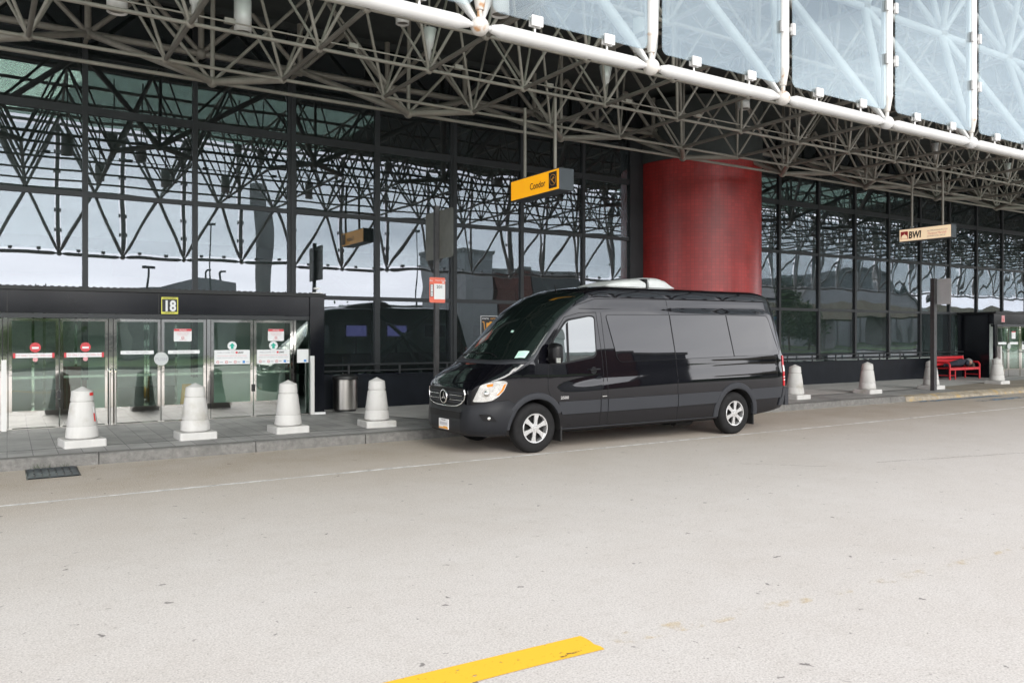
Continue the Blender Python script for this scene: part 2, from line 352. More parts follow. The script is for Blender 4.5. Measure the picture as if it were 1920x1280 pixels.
def thing(name, label, cat, loc=(0, 0, 0), group=None):
    o = bpy.data.objects.new(name, None); COL.objects.link(o); o.location = loc; o.empty_display_size = .1
    return tag(o, label, cat, group)
def struct(o, kind='structure'): o['kind'] = kind; return o
def copy_tree(o, parent=None):
    c = o.copy(); COL.objects.link(c)
    if parent is not None: c.parent = parent
    for ch in list(o.children): copy_tree(ch, c)
    return c
def text_mb(txt, size, origin, right, up, depth=.002, align='LEFT', shear=0., mb=None, mi=0, squeeze=1.0, bold=0.0):
    cu = bpy.data.curves.new('t', 'FONT'); cu.body = txt; cu.size = size; cu.align_x = align; cu.shear = shear; cu.extrude = depth/2; cu.offset = bold*size; cu.resolution_u = 3
    ob = bpy.data.objects.new('t', cu); COL.objects.link(ob)
    dg = bpy.context.evaluated_depsgraph_get(); me = bpy.data.meshes.new_from_object(ob.evaluated_get(dg))
    r, u = Vector(right).normalized(), Vector(up).normalized(); n = r.cross(u); o = Vector(origin)
    mb = mb or MB()
    mb.add([o+r*(v.co.x*squeeze)+u*v.co.y+n*v.co.z for v in me.vertices], [tuple(p.vertices) for p in me.polygons], mi)
    bpy.data.objects.remove(ob); bpy.data.curves.remove(cu); bpy.data.meshes.remove(me)
    return mb
def rrect(x0, y0, x1, y1, r, n=5):
    pts = []
    for cx, cy_, a in ((x1-r, y0+r, -90), (x1-r, y1-r, 0), (x0+r, y1-r, 90), (x0+r, y0+r, 180)):
        for i in range(n+1):
            t = R(a+90*i/n); pts.append((cx+r*math.cos(t), cy_+r*math.sin(t)))
    return pts
def round_poly(pts, r, n=4):
    out = []; k = len(pts)
    for i in range(k):
        p0, p1, p2 = Vector(pts[i-1]), Vector(pts[i]), Vector(pts[(i+1) % k])
        rr = r[i] if isinstance(r, (list, tuple)) else r
        a, b = (p0-p1), (p2-p1); rr = min(rr, a.length*.45, b.length*.45); a.normalize(); b.normalize()
        s, e = p1+a*rr, p1+b*rr
        for j in range(n+1):
            t = j/n; q = s*(1-t)**2+p1*2*t*(1-t)+e*t*t; out.append((q.x, q.y))
    return out
def skin_mesh(pts, edges, radii, sub=1):
    me = bpy.data.meshes.new('s'); me.from_pydata(pts, edges, []); ob = bpy.data.objects.new('s', me); COL.objects.link(ob)
    md = ob.modifiers.new('k', 'SKIN'); md.use_smooth_shade = True
    for i, v in enumerate(me.skin_vertices[0].data):
        rr = radii[i]; v.radius = rr if isinstance(rr, tuple) else (rr, rr); v.use_root = (i == 0)
    sm = ob.modifiers.new('d', 'SUBSURF'); sm.levels = sub; sm.render_levels = sub
    dg = bpy.context.evaluated_depsgraph_get(); out = bpy.data.meshes.new_from_object(ob.evaluated_get(dg))
    bpy.data.objects.remove(ob); return out
CPSI, SPSI = math.cos(PSI), math.sin(PSI)
def screen(p):
    zc = p[0]*SPSI+p[1]*CPSI; xc = p[0]*CPSI-p[1]*SPSI
    if zc < .2: return None
    return 960+FPX*xc/zc, 626-FPX*(p[2]-HC)/zc
def screen_len(p, q):
    a, b = screen(p), screen(q)
    if a is None or b is None: return 0
    mid = ((a[0]+b[0])/2, (a[1]+b[1])/2)
    if not (-150 < mid[0] < 2070 and -150 < mid[1] < 1430): return 0
    return math.hypot(a[0]-b[0], a[1]-b[1])
# ---------------------------------------------------------------- ground
def sheet(name, pts, z, m, kind='structure'):
    mb = MB(); mb.add([(x, y, z) for x, y in pts], [tuple(range(len(pts)))])
    return struct(mb.build(name, m), kind)
sheet('ground', [(-900, -900), (900, -900), (900, 900), (-900, 900)], -.02, M['grass'])
sheet('road', [(-120, -13), (160, -13), (160, 12.40), (-120, 12.40)], 0, M['road'])
mb = MB(); mb.box(-60, 12.62, -.3, 110, 34, .15)
struct(mb.build('pavement', M['paver']))
# kerb stones, slightly uneven, with a lowered painted stretch to the right
mb = MB(); x = -30.0
while x < 20.1:
    L = random.uniform(1.7, 2.3); x1 = min(x+L, 20.2); dz = random.uniform(-.004, .004); dy = random.uniform(-.008, .008)
    mb.add([(x+.006, 12.39+dy, -.2), (x1-.006, 12.39+dy, -.2), (x1-.006, 12.62, -.2), (x+.006, 12.62, -.2),
            (x+.006, 12.41+dy, .135+dz), (x1-.006, 12.41+dy, .135+dz), (x1-.006, 12.435+dy, .153+dz), (x+.006, 12.435+dy, .153+dz), (x1-.006, 12.62, .153+dz), (x+.006, 12.62, .153+dz)],
           [(0, 1, 5, 4), (4, 5, 6, 7), (7, 6, 8, 9), (0, 4, 7, 9, 3), (1, 2, 8, 6, 5)])
    x = x1
struct(mb.build('kerb', M['kerb']))
mb = MB(); mb.add([(20.2, 12.38, -.1), (34, 12.38, -.1), (34, 12.62, -.1), (20.2, 12.62, -.1), (20.2, 12.41, .13), (22.5, 12.41, .07), (29, 12.41, .05), (34, 12.41, .1), (20.2, 12.62, .153), (22.5, 12.62, .152), (29, 12.62, .152), (34, 12.62, .152)],
    [(0, 1, 7, 6, 5, 4), (4, 5, 9, 8), (5, 6, 10, 9), (6, 7, 11, 10), (0, 4, 8, 3), (1, 2, 11, 7)])
struct(mb.build('painted_kerb', M['kerb_paint']))
mb = MB(); mb.box(34.01, 12.38, -.1, 110, 12.62, .15); struct(mb.build('kerb', M['kerb']))
sheet('light_paving', [(5.6, 16.98), (6.95, 13.86), (24.0, 13.90), (29.2, 14.6), (28.2, 16.98)], .154, M['slab'])
sheet('tan_paving', [(23.4, 12.63), (32, 12.63), (32, 14.55), (29.25, 14.55), (24.05, 13.87)], .156, M['tan_slab'])
mb = MB()
for yy in (13.28,):
    mb.box(-20, yy-.008, .1502, 5.9, yy+.008, .1535)
mb.box(6.95, 13.815, .1502, 24, 13.85, .1536); mb.prism([(0, 0), (.055, 0), (1.405, -3.12), (1.35, -3.12)], (1, 0, 0), (0, 1, 0), (5.55, 16.97, .1502), (0, 0, .0034))
struct(mb.build('paving_joints', M['black']))
# painted markings
mb = MB(); x = -6.0
while x < 21.2:
    L = random.uniform(.5, 1.1); w = .028+random.random()*.02; yy = 9.92+random.uniform(-.006, .006)
    mb.add([(x, yy-w, .004), (x+L, yy-w, .004), (x+L, yy+w, .004), (x, yy+w, .004)], [(0, 1, 2, 3)]); x += L
struct(mb.build('lane_marking', M['white_line']))
def stripe(name, pts, m): sheet(name, pts, .004, m)
ed = [(2.88+random.uniform(-.012, .012), 3.58+.235*t) for t in (0, .2, .4, .6, .8, 1)]
top = [(2.88-.3*i, 3.815+random.uniform(-.006, .006)+.008*i) for i in range(1, 12)]
bot = [(2.88-.3*i, 3.58+random.uniform(-.006, .006)+.008*i) for i in range(11, 0, -1)]
stripe('yellow_marking', ed+top+bot, M['yellow_line'])
stripe('faded_marking', [(3.0, 3.57), (5.5, 3.42), (5.5, 3.50), (3.0, 3.74)], M['faint_yellow'])
stripe('faded_marking', [(5.0, 3.45), (9.5, 3.22), (9.5, 3.33), (5.0, 3.55)], M['faint_yellow'])
for pts in ([(20.3, 12.05), (24.5, 12.05), (24.5, 12.34), (20.3, 12.34)], [(22.0, 11.35), (34, 11.35), (34, 11.62), (22, 11.62)], [(25.5, 10.55), (34, 10.55), (34, 10.8), (25.5, 10.8)]):
    stripe('blue_marking', pts, M['blue_line'])
def jag(name, a, b, w, m, n=14, z=.0065):
    a, b = Vector((*a, 0)), Vector((*b, 0)); d = (b-a); nn = Vector((-d.y, d.x, 0)).normalized(); c = [a+d*(i/n)+nn*random.uniform(-w, w)*1.5 for i in range(n+1)]
    mb = MB(); mb.add([(p.x+nn.x*w, p.y+nn.y*w, z) for p in c]+[(p.x-nn.x*w, p.y-nn.y*w, z) for p in c], [(i, i+1, n+2+i, n+1+i) for i in range(n)]); struct(mb.build(name, m))
jag('road_crack', (10.3, 6.75), (13.2, 6.05), .008, M['scuff']); jag('road_crack', (8.6, 7.7), (9.4, 6.9), .007, M['scuff'])
jag('tyre_scuff', (2.60, 3.62), (2.76, 3.632), .008, M['scuff'], 5, .0075); 
# storm drain
t = thing('storm_drain', 'dark iron storm drain grate set in the road against the kerb', 'drain', (.5, 12.0, 0))
mb = MB(); mb.box(.2, 11.54, .001, .8, 12.38, .004); mb.build('pit', M['black'], t)
mb = MB()
for i in range(7): mb.box(.22+i*.082, 11.56, .0045, .22+i*.082+.062, 12.36, .014)
for yy in (11.56, 11.95, 12.33): mb.box(.22, yy, .0046, .776, yy+.03, .012)
mb.build('grate', M['grate'], t)
mb = MB()
for i in range(26):
    x0 = .25+random.random()*.45; a = random.uniform(-.5, .5); h = random.uniform(.03, .09)
    mb.tube((x0, 12.37, .004), (x0+a*.1, 12.33-random.random()*.05, h), .003, .001, n=3)
struct(tag(mb.build('weeds', M['leaf']), 'few weed sprigs growing along the kerb behind the drain', 'weeds'), 'stuff')
# ---------------------------------------------------------------- terminal building
YW = 17.15
XM = [1.25+1.97*i for i in range(-3, 20)]                    # mullion centre lines
ZT = [.93, 2.60, 4.44, 6.03, 7.45, 8.45]                     # transom heights
bld = thing('terminal_building', 'airport terminal building with dark mirror glass curtain wall along the pavement', 'building', (17, YW, 0))
VEST_L = (-4.2, 5.58); VEST_R = (31.3, 38.5); COLX, COLY, COLR = 17.0, 16.92, 1.86
def hidden_pane(x0, x1, z0, z1):
    return x0 > COLX-2.2 and x1 < COLX+2.2
for i in range(len(XM)-1):
    for j in range(len(ZT)-1):
        x0, x1, z0, z1 = XM[i], XM[i+1], ZT[j], ZT[j+1]
        if hidden_pane(x0, x1, z0, z1): continue
        if z1 < 2.7 and ((x0 >= VEST_L[0]-.1 and x1 <= VEST_L[1]-.3) or x0 > VEST_R[0]): continue
        q = [random.uniform(-.0024, .0024) for _ in range(3)]
        d = lambda u, w: q[0]+(q[1]*u+q[2]*w)
        mb = MB(); c = [(x0, z0, d(-1, -1)), (x1, z0, d(1, -1)), (x1, z1, d(1, 1)), (x0, z1, d(-1, 1))]
        mb.add([(a, YW+e, b) for a, b, e in c]+[(a, YW+e+.014, b) for a, b, e in c], [(0, 1, 2, 3), (7, 6, 5, 4), (0, 4, 5, 1), (1, 5, 6, 2), (2, 6, 7, 3), (3, 7, 4, 0)])
        mb.build('glass_pane', M['wall_glass' if x0 < 6.5 or z0 < 2 else 'wavy_glass'], bld)
for i, x in enumerate(XM):
    if abs(x-COLX) < COLR-.1: continue
    w = .085 if i in (5, 7) else (.06 if i == 6 else .048)
    z0 = .93
    mb = MB(); mb.box(x-w, YW-.055, z0, x+w, YW+.20, 8.46)
    if w > .07: mb.box(x-.028, YW-.085, z0, x+.028, YW-.056, 8.46)
    mb.build('mullion', M['mullion'], bld)
for z in ZT[1:-1]:
    h = .075 if z > 5.5 and z < 6.5 else .045
    xs = [x for x in XM if not abs(x-COLX) < COLR-.1]; spans = [[], []]
    for a, b in zip(xs[:-1], xs[1:]):
        if b-a > 2.5: spans[0].append((a+.05, COLX-COLR+.1)); spans[1].append((COLX+COLR-.1, b-.05))
        else: spans[0 if b < COLX else 1].append((a+.05, b-.05))
    for sp_ in spans:
        mb = MB(); mb.box(sp_[0][0], YW-.045, z-h, sp_[-1][1], YW-.001, z+h)
        mb.build('transom', M['mullion'], bld)
for a, b in ((5.6, 15.2), (17.3, 31.28)):
    mb = MB(); mb.box(a, 16.9, .1, b, 17.13, .86); mb.box(a, 16.88, .862, b, 17.14, .90); mb.build('plinth', M['plinth'], bld)
for a, b in ((-6, -4.3), (38.6, 45)):
    mb = MB(); mb.box(a, 16.9, .1, b, 17.13, .93); mb.build('plinth', M['plinth'], bld)
mb = MB(); mb.box(-30, 17.1, 8.47, 90, 40, 9.6); mb.build('roof_slab', M['soffit'], bld)
mb = MB(); mb.box(-30, 16.95, 8.30, 90, 17.09, 9.62); mb.build('parapet', M['soffit'], bld)
mb = MB(); mb.box(-30, 27.5, .15, 90, 27.7, 8.4); mb.box(-30.2, 17.4, .15, -30, 27.5, 8.4); mb.box(90, 17.4, .15, 90.2, 27.5, 8.4); mb.build('interior_wall', M['interior'], bld)
mb = MB(); mb.box(-30, 17.3, .1504, 90, 27.49, .156); mb.build('interior_floor', M['interior_floor'], bld)
mb = MB(); mb.box(-30, 19.2, 3.6, 90, 27.49, 3.85); mb.build('mezzanine', M['interior_dark'], bld)
# diagonal bracing standing behind the glass
for k, xc in enumerate((8.1, 14.0, 21.9, 27.8)):
    mb = MB(); zc = 1.75
    for sx, sz in ((-1, -1), (-1, 1), (1, -1), (1, 1)):
        mb.tube((xc, 17.75, zc), (xc+sx*1.95, 17.75, zc+sz*1.55), .045, n=8)
        if sz < 0: mb.tube((xc, 17.75, zc), (xc+sx*1.2, 18.6, .2), .04, n=8)
    mb.sphere((xc, 17.75, zc), .09); mb.build('cross_brace', M['brace'], bld)
for xc in (10.1, 20.9, 24.9):
    mb = MB(); mb.tube((xc, 18.2, .15), (xc, 18.2, 8.4), .16, n=16); mb.build('interior_column', M['brace'], bld)
# check-in desks with screens, inside
for k in range(6):
    x = 5.9+k*1.25
    t = thing('check_in_desk', ['dark check-in desk inside the terminal nearest the door vestibule', 'second dark check-in desk inside, right of the door vestibule', 'dark check-in desk inside behind the signpost with plate 201', 'dark check-in desk inside left of the cart poster',
               'dark check-in desk inside behind the cart poster', 'dark check-in desk inside behind the van windscreen'][k], 'desk', (x, 21, .156), 'check-in desks inside the terminal')
    mb = MB(); mb.box(x-.5, 20.7, .157, x+.5, 21.3, 1.2); mb.box(x-.55, 20.65, 1.2, x+.55, 21.35, 1.26); mb.build('counter', M['interior_dark'], t)
    mb = MB(); mb.box(x-.32, 21.6, 1.72, x+.32, 21.64, 2.06); mb.tube((x, 21.66, .157), (x, 21.66, 1.75), .03, n=8); mb.build('monitor', M['interior_dark'], t)
    if k in (1, 2, 3): mb = MB(); mb.box(x-.30, 21.594, 1.74, x+.30, 21.598, 2.04); mb.build('screen', M['screen'], t)
# hand rail on the plinth
for a, b, lab in ((5.62, 14.7, 'thin dark handrail along the black plinth left of the red column'), (17.8, 31.25, 'thin dark handrail along the black plinth right of the red column')):
    t = thing('handrail', lab, 'handrail', (a, 16.86, 0), 'handrails along the glass wall')
    mb = MB(); mb.tube((a, 16.84, 1.12), (b, 16.84, 1.12), .022); mb.build('top_rail', M['mullion'], t)
    mb = MB(); mb.tube((a, 16.84, .985), (b, 16.84, .985), .016); mb.build('lower_rail', M['mullion'], t)
    n = int((b-a)/1.22)
    for i in range(n+1):
        x = a+.75+i*1.22
        if x < b: mb = MB(); mb.box(x-.02, 16.825, .90, x+.02, 16.855, 1.11); mb.build('rail_post', M['mullion'], t)
# red mosaic column
t = thing('red_column', 'huge round column clad in dark red mosaic tiles', 'column', (COLX, COLY, .15))
mb = MB(); mb.lathe((COLX, COLY, .15), [(COLR, .0), (COLR, 6.42)], 96); mb.build('tiled_shaft', M['red_tile'], t)
mb = MB(); mb.lathe((COLX, COLY, .15), [(COLR+.03, 6.421), (COLR+.03, 8.1)], 96); mb.build('upper_shaft', M['soffit'], t)
mb = MB(); mb.lathe((COLX, COLY, .15), [(COLR+.02, .0), (COLR+.02, .18), (COLR+.001, .19)], 96); mb.build('skirting', M['plinth'], t)
for sx in (-1, 1):
    xc_ = COLX+sx*(COLR+.20); mb = MB(); mb.box(xc_-.27, YW-.07, .2, xc_+.27, YW+.2, 8.28); mb.build('mullion', M['mullion'], bld)
# ---------------------------------------------------------------- canopy
YF, ZF = 5.60, 4.28
XN = [3.226+1.84*i for i in range(-5, 33)]
can = thing('entrance_canopy', 'white steel space frame canopy with hanging glass panels over the kerb lane', 'canopy', (17, YF, 0))
ZTOP = 8.30
for i, x in enumerate(XN):
    mb = MB(); mb.sphere((x, YF, ZF), .076, 20, 14); mb.build('node_ball', M['rust_tube'] if i in (5, 6, 7) else M['white_tube'], can)
    p = MB(); p.tube((x, YF, ZF+.06), (x, YF, ZF+.13), .022, n=16); p.tube((x, YF, ZF+.13), (x, YF, ZF+.30), .034, .063, n=16); c = p.build('post_cone', M['rust_tube'], can)
    p = MB(); p.tube((x, YF, ZF+.30), (x, YF, ZTOP), .063, n=20)
    for z in np.arange(ZF+.72, ZTOP-.3, .62):
        for sx in (-1, 1): p.box(x+sx*.088-.022, YF-.075, z-.06, x+sx*.088+.022, YF-.045, z+.06); p.box(x+sx*.066-.012, YF-.06, z-.02, x+sx*.066+.012, YF-.02, z+.02)
    p.build('fascia_post', M['white_tube'], can)
    if i < len(XN)-1:
        x1 = XN[i+1]
        p = MB(); p.tube((x+.06, YF, ZF), (x+.10, YF, ZF), .022, n=16); p.tube((x+.10, YF, ZF), (x+.20, YF, ZF), .030, .056, n=16)
        p.tube((x+.20, YF, ZF), (x1-.20, YF, ZF), .056, n=20); p.tube((x1-.20, YF, ZF), (x1-.10, YF, ZF), .056, .030, n=16); p.tube((x1-.10, YF, ZF), (x1-.06, YF, ZF), .022, n=16)
        p.build('front_tube', M['white_tube'], can)
        p = MB(); o = rrect(x+.094, ZF+.125, x1-.094, ZTOP-.12, .07, 6)
        p.prism(o, (1, 0, 0), (0, 0, 1), (0, YF-.055, 0), (0, .014, 0)); g = p.build('glass_panel', M['fascia_glass'], can)
        for fx in (.28, .70):
            xx = x+1.84*fx; p = MB(); p.box(xx-.055, YF-.075, ZF+.085, xx+.055, YF-.057, ZF+.17); p.box(xx-.055, YF-.039, ZF+.085, xx+.055, YF-.021, ZF+.17); p.tube((xx, YF-.03, ZF+.04), (xx, YF-.03, ZF+.09), .010, n=6)
            p.build('panel_clip', M['clip'], g)
        p = MB(); p.tube((x+.06, YF, ZTOP), (x1-.06, YF, ZTOP), .05, n=12); p.build('top_tube', M['white_tube'], can)
# lattice
S = []                                                     # (p, q, r, material key)
def st(p, q, r, m='strut', r1=None): S.append((Vector(p), Vector(q), r, m, r if r1 is None else r1))
def st_taper(p, q, r, m, tip=.30, r1=.016):
    p, q = Vector(p), Vector(q); k = q+(p-q).normalized()*tip; st(p, k, r, m); st(k, q, r, m, r1)
YU, ZU = 6.51, 6.15
xa, xb = XN[0], XN[-1]
LY = [6.51, 8.25, 10.02, 11.78, 13.50]                      # rows of the lower grid
HY = [YF, 7.40, 9.14, 10.9, 12.64, 14.35]                   # rows of the upper grid
ZH = ZTOP-.14
lx = lambda i, j: XN[i]+.92-.030*(LY[j]-YU)
hx = lambda i, j: XN[i]-.030*max(0, HY[j]-YU)
lo = lambda i, j: (lx(i, j), LY[j], ZU-.015*j)
hi = lambda i, j: (hx(i, j), HY[j], ZTOP if j == 0 else ZH)
r1 = lambda i: (XN[i]-.25, 14.36, 6.12)                     # inner edge row, every second module
N = len(XN)-1
for j in range(len(LY)):
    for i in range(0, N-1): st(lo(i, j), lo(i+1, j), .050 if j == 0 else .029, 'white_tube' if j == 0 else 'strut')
for j in range(1, len(HY)):
    for i in range(0, N, 3): st(hi(i, j), hi(min(i+3, N), j), .045)
for i in range(1, N-1, 2): st(r1(i), r1(i+2) if i+2 <= N else r1(N), .033)
for i in range(N):
    for j in range(len(LY)):
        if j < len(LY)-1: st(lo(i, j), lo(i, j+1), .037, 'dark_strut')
        m = 'white_tube' if j == 0 else 'strut'
        for di in (0, 1):
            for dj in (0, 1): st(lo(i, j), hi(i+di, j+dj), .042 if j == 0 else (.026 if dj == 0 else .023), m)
    for dj in range(len(HY)-1): st(hi(i, dj), hi(i, dj+1), .036)
    u = lo(i, 0)
    st_taper(u, (XN[i], YF, ZF), .05, 'white_tube'); st_taper(u, (XN[i+1], YF, ZF), .05, 'white_tube')
YB, ZB = 16.55, 7.30
for i in range(1, N-1, 2):
    st(r1(i), lo(i-1, 4), .062); st(r1(i), lo(i, 4), .062)
    st(r1(i), hi(i, 5), .04); st(r1(i), hi(i+1, 5), .03); st(r1(i), hi(i-1, 5), .03)
    c = min(XM, key=lambda x: abs(x-(r1(i)[0]-1.3))); d_ = min(XM, key=lambda x: abs(x-(r1(i)[0]+1.7)))
    if r1(i)[0] < XM[-1]: st(r1(i), (c, YB, ZB), .06); st(r1(i), (d_, YB, ZB), .06)
# truss in front of the top of the glass wall
for i, x in enumerate(XM[:-1]):
    x1 = XM[i+1]; xm = (x+x1)/2
    st((x, YB, ZB), (x1, YB, ZB), .065); st((x, YB, ZB), (x, YB, 8.28), .06); st((x, YB, ZB), (xm, YB, 8.28), .05); st((x1, YB, ZB), (xm, YB, 8.28), .05)
    st((x, YB, ZB), (x, YW-.06, ZB), .04)
S.sort(key=lambda s: -screen_len(s[0], s[1]))
groups = {}
for k, (p, q, r, m, ra) in enumerate(S):
    if k < 100: mb = MB(); mb.tube(p, q, r, ra, n=10, caps=False); mb.build('lattice_strut', M[m], can)
    else: groups.setdefault(m, MB()).tube(p, q, r, ra, n=7, caps=False)
mk = list(groups); mb = MB()
for j, m in enumerate(mk):
    g = groups[m]; o = len(mb.v); mb.v += g.v; mb.f += [[a+o for a in f] for f in g.f]; mb.m += [j]*len(g.f); mb.sm += g.sm
struct(mb.build('lattice_strut', [M[m] for m in mk], can), 'stuff')
# small joint nodes and conduit
mb = MB()
for i in range(N):
    for j in range(len(LY)): mb.sphere(lo(i, j), .085 if j == 0 else .066, 10, 7)
    for j in range(1, len(HY)): mb.sphere(hi(i, j), .075, 8, 6)
for i in range(1, N-1, 2): mb.sphere(r1(i), .095, 12, 8)
for x in XM: mb.sphere((x, YB, ZB), .11, 10, 7)
struct(mb.build('joint_node', M['strut'], can), 'stuff')
mb = MB(); mb.tube((xa, 11.74, 6.22), (xb, 11.74, 6.22), .014, n=5)
for i in range(0, N, 1): mb.box(lx(i, 3)+.45, 11.71, 6.20, lx(i, 3)+.60, 11.78, 6.27)
mb.build('conduit', M['strut'], can)
# roof: opaque deck and greenish glazed bays
def slab(name, x0, x1, y0, y1, m): mb = MB(); mb.box(x0, y0, ZTOP+.12, x1, y1, ZTOP+.2); mb.build(name, m, can)
slab('roof_deck', xa-.5, xb+.5, 11.4, 16.94, M['soffit'])
slab('roof_deck', 9.7, 23.4, YF+.1, 11.39, M['soffit']); slab('roof_deck', 38.2, xb+.5, YF+.1, 11.39, M['soffit'])
slab('roof_glazing', xa-.5, 9.69, YF+.1, 11.39, M['roof_glass']); slab('roof_glazing', 23.41, 38.19, YF+.1, 11.39, M['roof_glass'])
# luminaires hanging in the frame
def can_light(x, y, zt, zb, r, kind, lab):
    f = 12.0/6.3; x, y, zt, zb, r = x*f, y*f, HC+(zt-HC)*f, HC+(zb-HC)*f, r*f*.95
    t = thing('canopy_light', lab, 'light fitting', (x, y, zb), 'light fittings in the canopy frame')
    mb = MB()
    if kind == 'cyl': mb.lathe((x, y, 0), [(.001, zt), (r, zt), (r, zb), (r*.9, zb), (r*.9, zb+.03), (.001, zb+.03)], 24)
    elif kind == 'cone': mb.lathe((x, y, 0), [(.001, zt), (r, zt), (r*.5, zt-.32), (r*.33, zt-.34), (r*.33, zb), (.001, zb)], 24)
    mb.build('housing', M['clip'] if kind != 'black' else M['dark_strut'], t)
    mb = MB(); mb.tube((x, y, zt), (x, y, ZH), .018, n=6); mb.build('stem', M['strut'], t)
    if kind == 'cyl': mb = MB(); mb.lathe((x, y, 0), [(.001, zb+.032), (r*.88, zb+.032), (r*.88, zb+.028), (.001, zb+.028)], 20); mb.build('lamp', M['dark_strut'], t)
can_light(1.53, 6.3, 4.36, 4.11, .068, 'cyl', 'white cylinder light in the canopy, above the number 18 plate')
can_light(.66, 6.3, 4.34, 4.08, .072, 'cyl', 'leftmost white cylinder light hanging in the canopy frame')
can_light(1.18, 6.3, 4.42, 4.12, .07, 'cone', 'small white cone light at the top edge, between the two cylinder lights')
can_light(3.12, 6.3, 4.46, 4.18, .068, 'cone', 'white cone light under the rusty node ball of the canopy')
can_light(5.09, 6.3, 4.49, 4.26, .07, 'cone', 'white cone light in the canopy frame above the yellow hanging sign')
can_light(2.82, 6.2, 4.52, 4.41, .06, 'cyl', 'short grey cylinder light tucked below the white front tube')
can_light(7.10, 6.3, 4.47, 4.36, .07, 'cyl', 'short grey cylinder light in the frame above the red column')
can_light(10.99, 6.3, 4.46, 4.24, .07, 'cone', 'white cone light in the frame above the cream hanging sign')
for k, (x, lab) in enumerate(((3.9, 'white cylinder light inside the canopy, mirrored in the glass above the doors'), (2.2, 'white cylinder light deep in the canopy above the exit only doors'), (5.6, 'white cylinder light deep in the canopy near the rusty node'), (8.1, 'white cylinder light deep in the canopy left of the yellow sign'))):
    can_light(x/1.9, 9.2*6.3/12, 4.3, 4.05, .07, 'cyl', lab)
can_light(12.95, 6.3, 4.40, 4.18, .07, 'cone', 'rightmost white cone light in the canopy frame')
# ---------------------------------------------------------------- door vestibules
RX, UZ = (1, 0, 0), (0, 0, 1)
def flat(parent, name, m, x0, z0, x1, z1, y, d=.003, r=0):
    mb = MB(); mb.prism(rrect(x0, z0, x1, z1, r) if r else [(x0, z0), (x1, z0), (x1, z1), (x0, z1)], RX, UZ, (0, y, 0), (0, d, 0)); return mb.build(name, m, parent)
def disc(parent, name, m, x, z, r, y, d=.003):
    mb = MB(); mb.prism([(x+r*math.cos(2*math.pi*i/28), z+r*math.sin(2*math.pi*i/28)) for i in range(28)], RX, UZ, (0, y, 0), (0, d, 0)); return mb.build(name, m, parent)
def words(parent, name, txt, m, x, z, size, y, align='CENTER', bold=0., squeeze=1., shear=0.):
    return text_mb(txt, size, (x, y, z), RX, UZ, .0015, align, shear=shear, squeeze=squeeze, bold=bold).build(name, m, parent)
def door_leaf(root, x0, x1, yf, zt=2.05, hinge=1, pane=None):
    z0 = .165
    mb = MB()
    for a, b in ((x0+.004, x0+.054), (x1-.054, x1-.004)): mb.box(a, yf, z0, b, yf+.045, zt)
    mb.box(x0+.054, yf+.001, zt-.05, x1-.054, yf+.044, zt)
    d = mb.build('door_leaf', M['chrome'], root)
    mb = MB(); mb.box(x0+.054, yf+.002, z0+.012, x1-.054, yf+.043, z0+.30); mb.build('kick_plate', M['chrome'], d)
    mb = MB(); mb.box(x0+.054, yf+.016, z0+.30, x1-.054, yf+.028, zt-.05); mb.build('door_glass', M['door_glass'], d)
    mb = MB(); mb.box(x0+.062 if hinge > 0 else x0+.012, yf+.030, 1.02, x1-.062, yf+.055, 1.06); mb.build('push_bar', M['steel'], d)
    return d
def vestibule(name, lab, x0, x1, yf, leaves, mulls, pil, side_x):
    t = thing(name, lab, 'entrance', ((x0+x1)/2, yf, .15))
    mb = MB(); mb.box(x0, yf-.02, 2.17, x1-.30, yf+.16, 2.565); 
    mb.build('header', M['black_panel'], t)
    mb = MB(); mb.box(x0-.03, yf-.10, 2.568, x1+.02, YW-.06, 2.635)
    for i in range(int((x1-x0)/.11)): mb.box(x0+i*.11, yf-.09, 2.636, x0+i*.11+.05, yf-.03, 2.648)
    mb.build('roof_edge', M['black'], t)
    mb = MB()
    for a in (x0+2.33, x0+4.2, x0+6.6):
        if a < x1-.4: mb.box(a-.006, yf-.024, 2.175, a+.006, yf-.0205, 2.56)
    mb.build('panel_joint', M['black'], t)
    mb = MB(); mb.box(x0, yf-.005, 2.085, x1-.30, yf+.10, 2.165); mb.build('soffit_strip', M['mullion'], t)
    mb = MB(); mb.box(x1-.30, yf-.06, .15, x1, yf+.2, 2.566); mb.build('pillar', M['black_panel'], t)
    mb = MB(); mb.box(x1-.06, yf+.201, .15, x1, YW-.06, 2.566); mb.build('side_panel', M['black_panel'], t)
    mb = MB(); mb.box(x0+.001, yf+.17, .15, x0+.06, YW-.06, 2.566); mb.build('side_panel', M['black_panel'], t)
    mb = MB(); mb.box(x0, yf-.02, .1502, x1-.31, yf+.08, .163); mb.build('threshold', M['steel'], t)
    for a, b in mulls: mb = MB(); mb.box(a, yf-.006, .163, b, yf+.07, 2.083); mb.build('door_mullion', M['chrome'], t); mb = MB(); mb.box(a-.012, yf+.02, .164, a-.001, yf+.06, 2.08); mb.box(b+.001, yf+.02, .164, b+.012, yf+.06, 2.08); mb.build('door_gasket', M['black'], t)
    return t
YV = 16.22
v = vestibule('door_vestibule', 'black entrance vestibule with chrome glass doors under a yellow 18 plate', -4.2, 5.58, YV, None, [(-.06, .005), (1.565, 1.63), (3.265, 3.33), (4.955, 5.00), (-1.75, -1.69)], None, None)
leaves = [(-3.4, -2.6), (-2.55, -1.76), (-1.68, -.88), (-.87, -.07), (.015, .775), (.785, 1.555), (1.64, 2.44), (2.45, 3.255), (3.34, 4.145), (4.155, 4.945)]
L = [door_leaf(v, a, b, YV+.01, 2.075, 1 if k % 2 else -1) for k, (a, b) in enumerate(leaves)]
flat(v, 'side_light', M['door_glass'], 5.005, .18, 5.275, 2.08, YV+.02, .012)
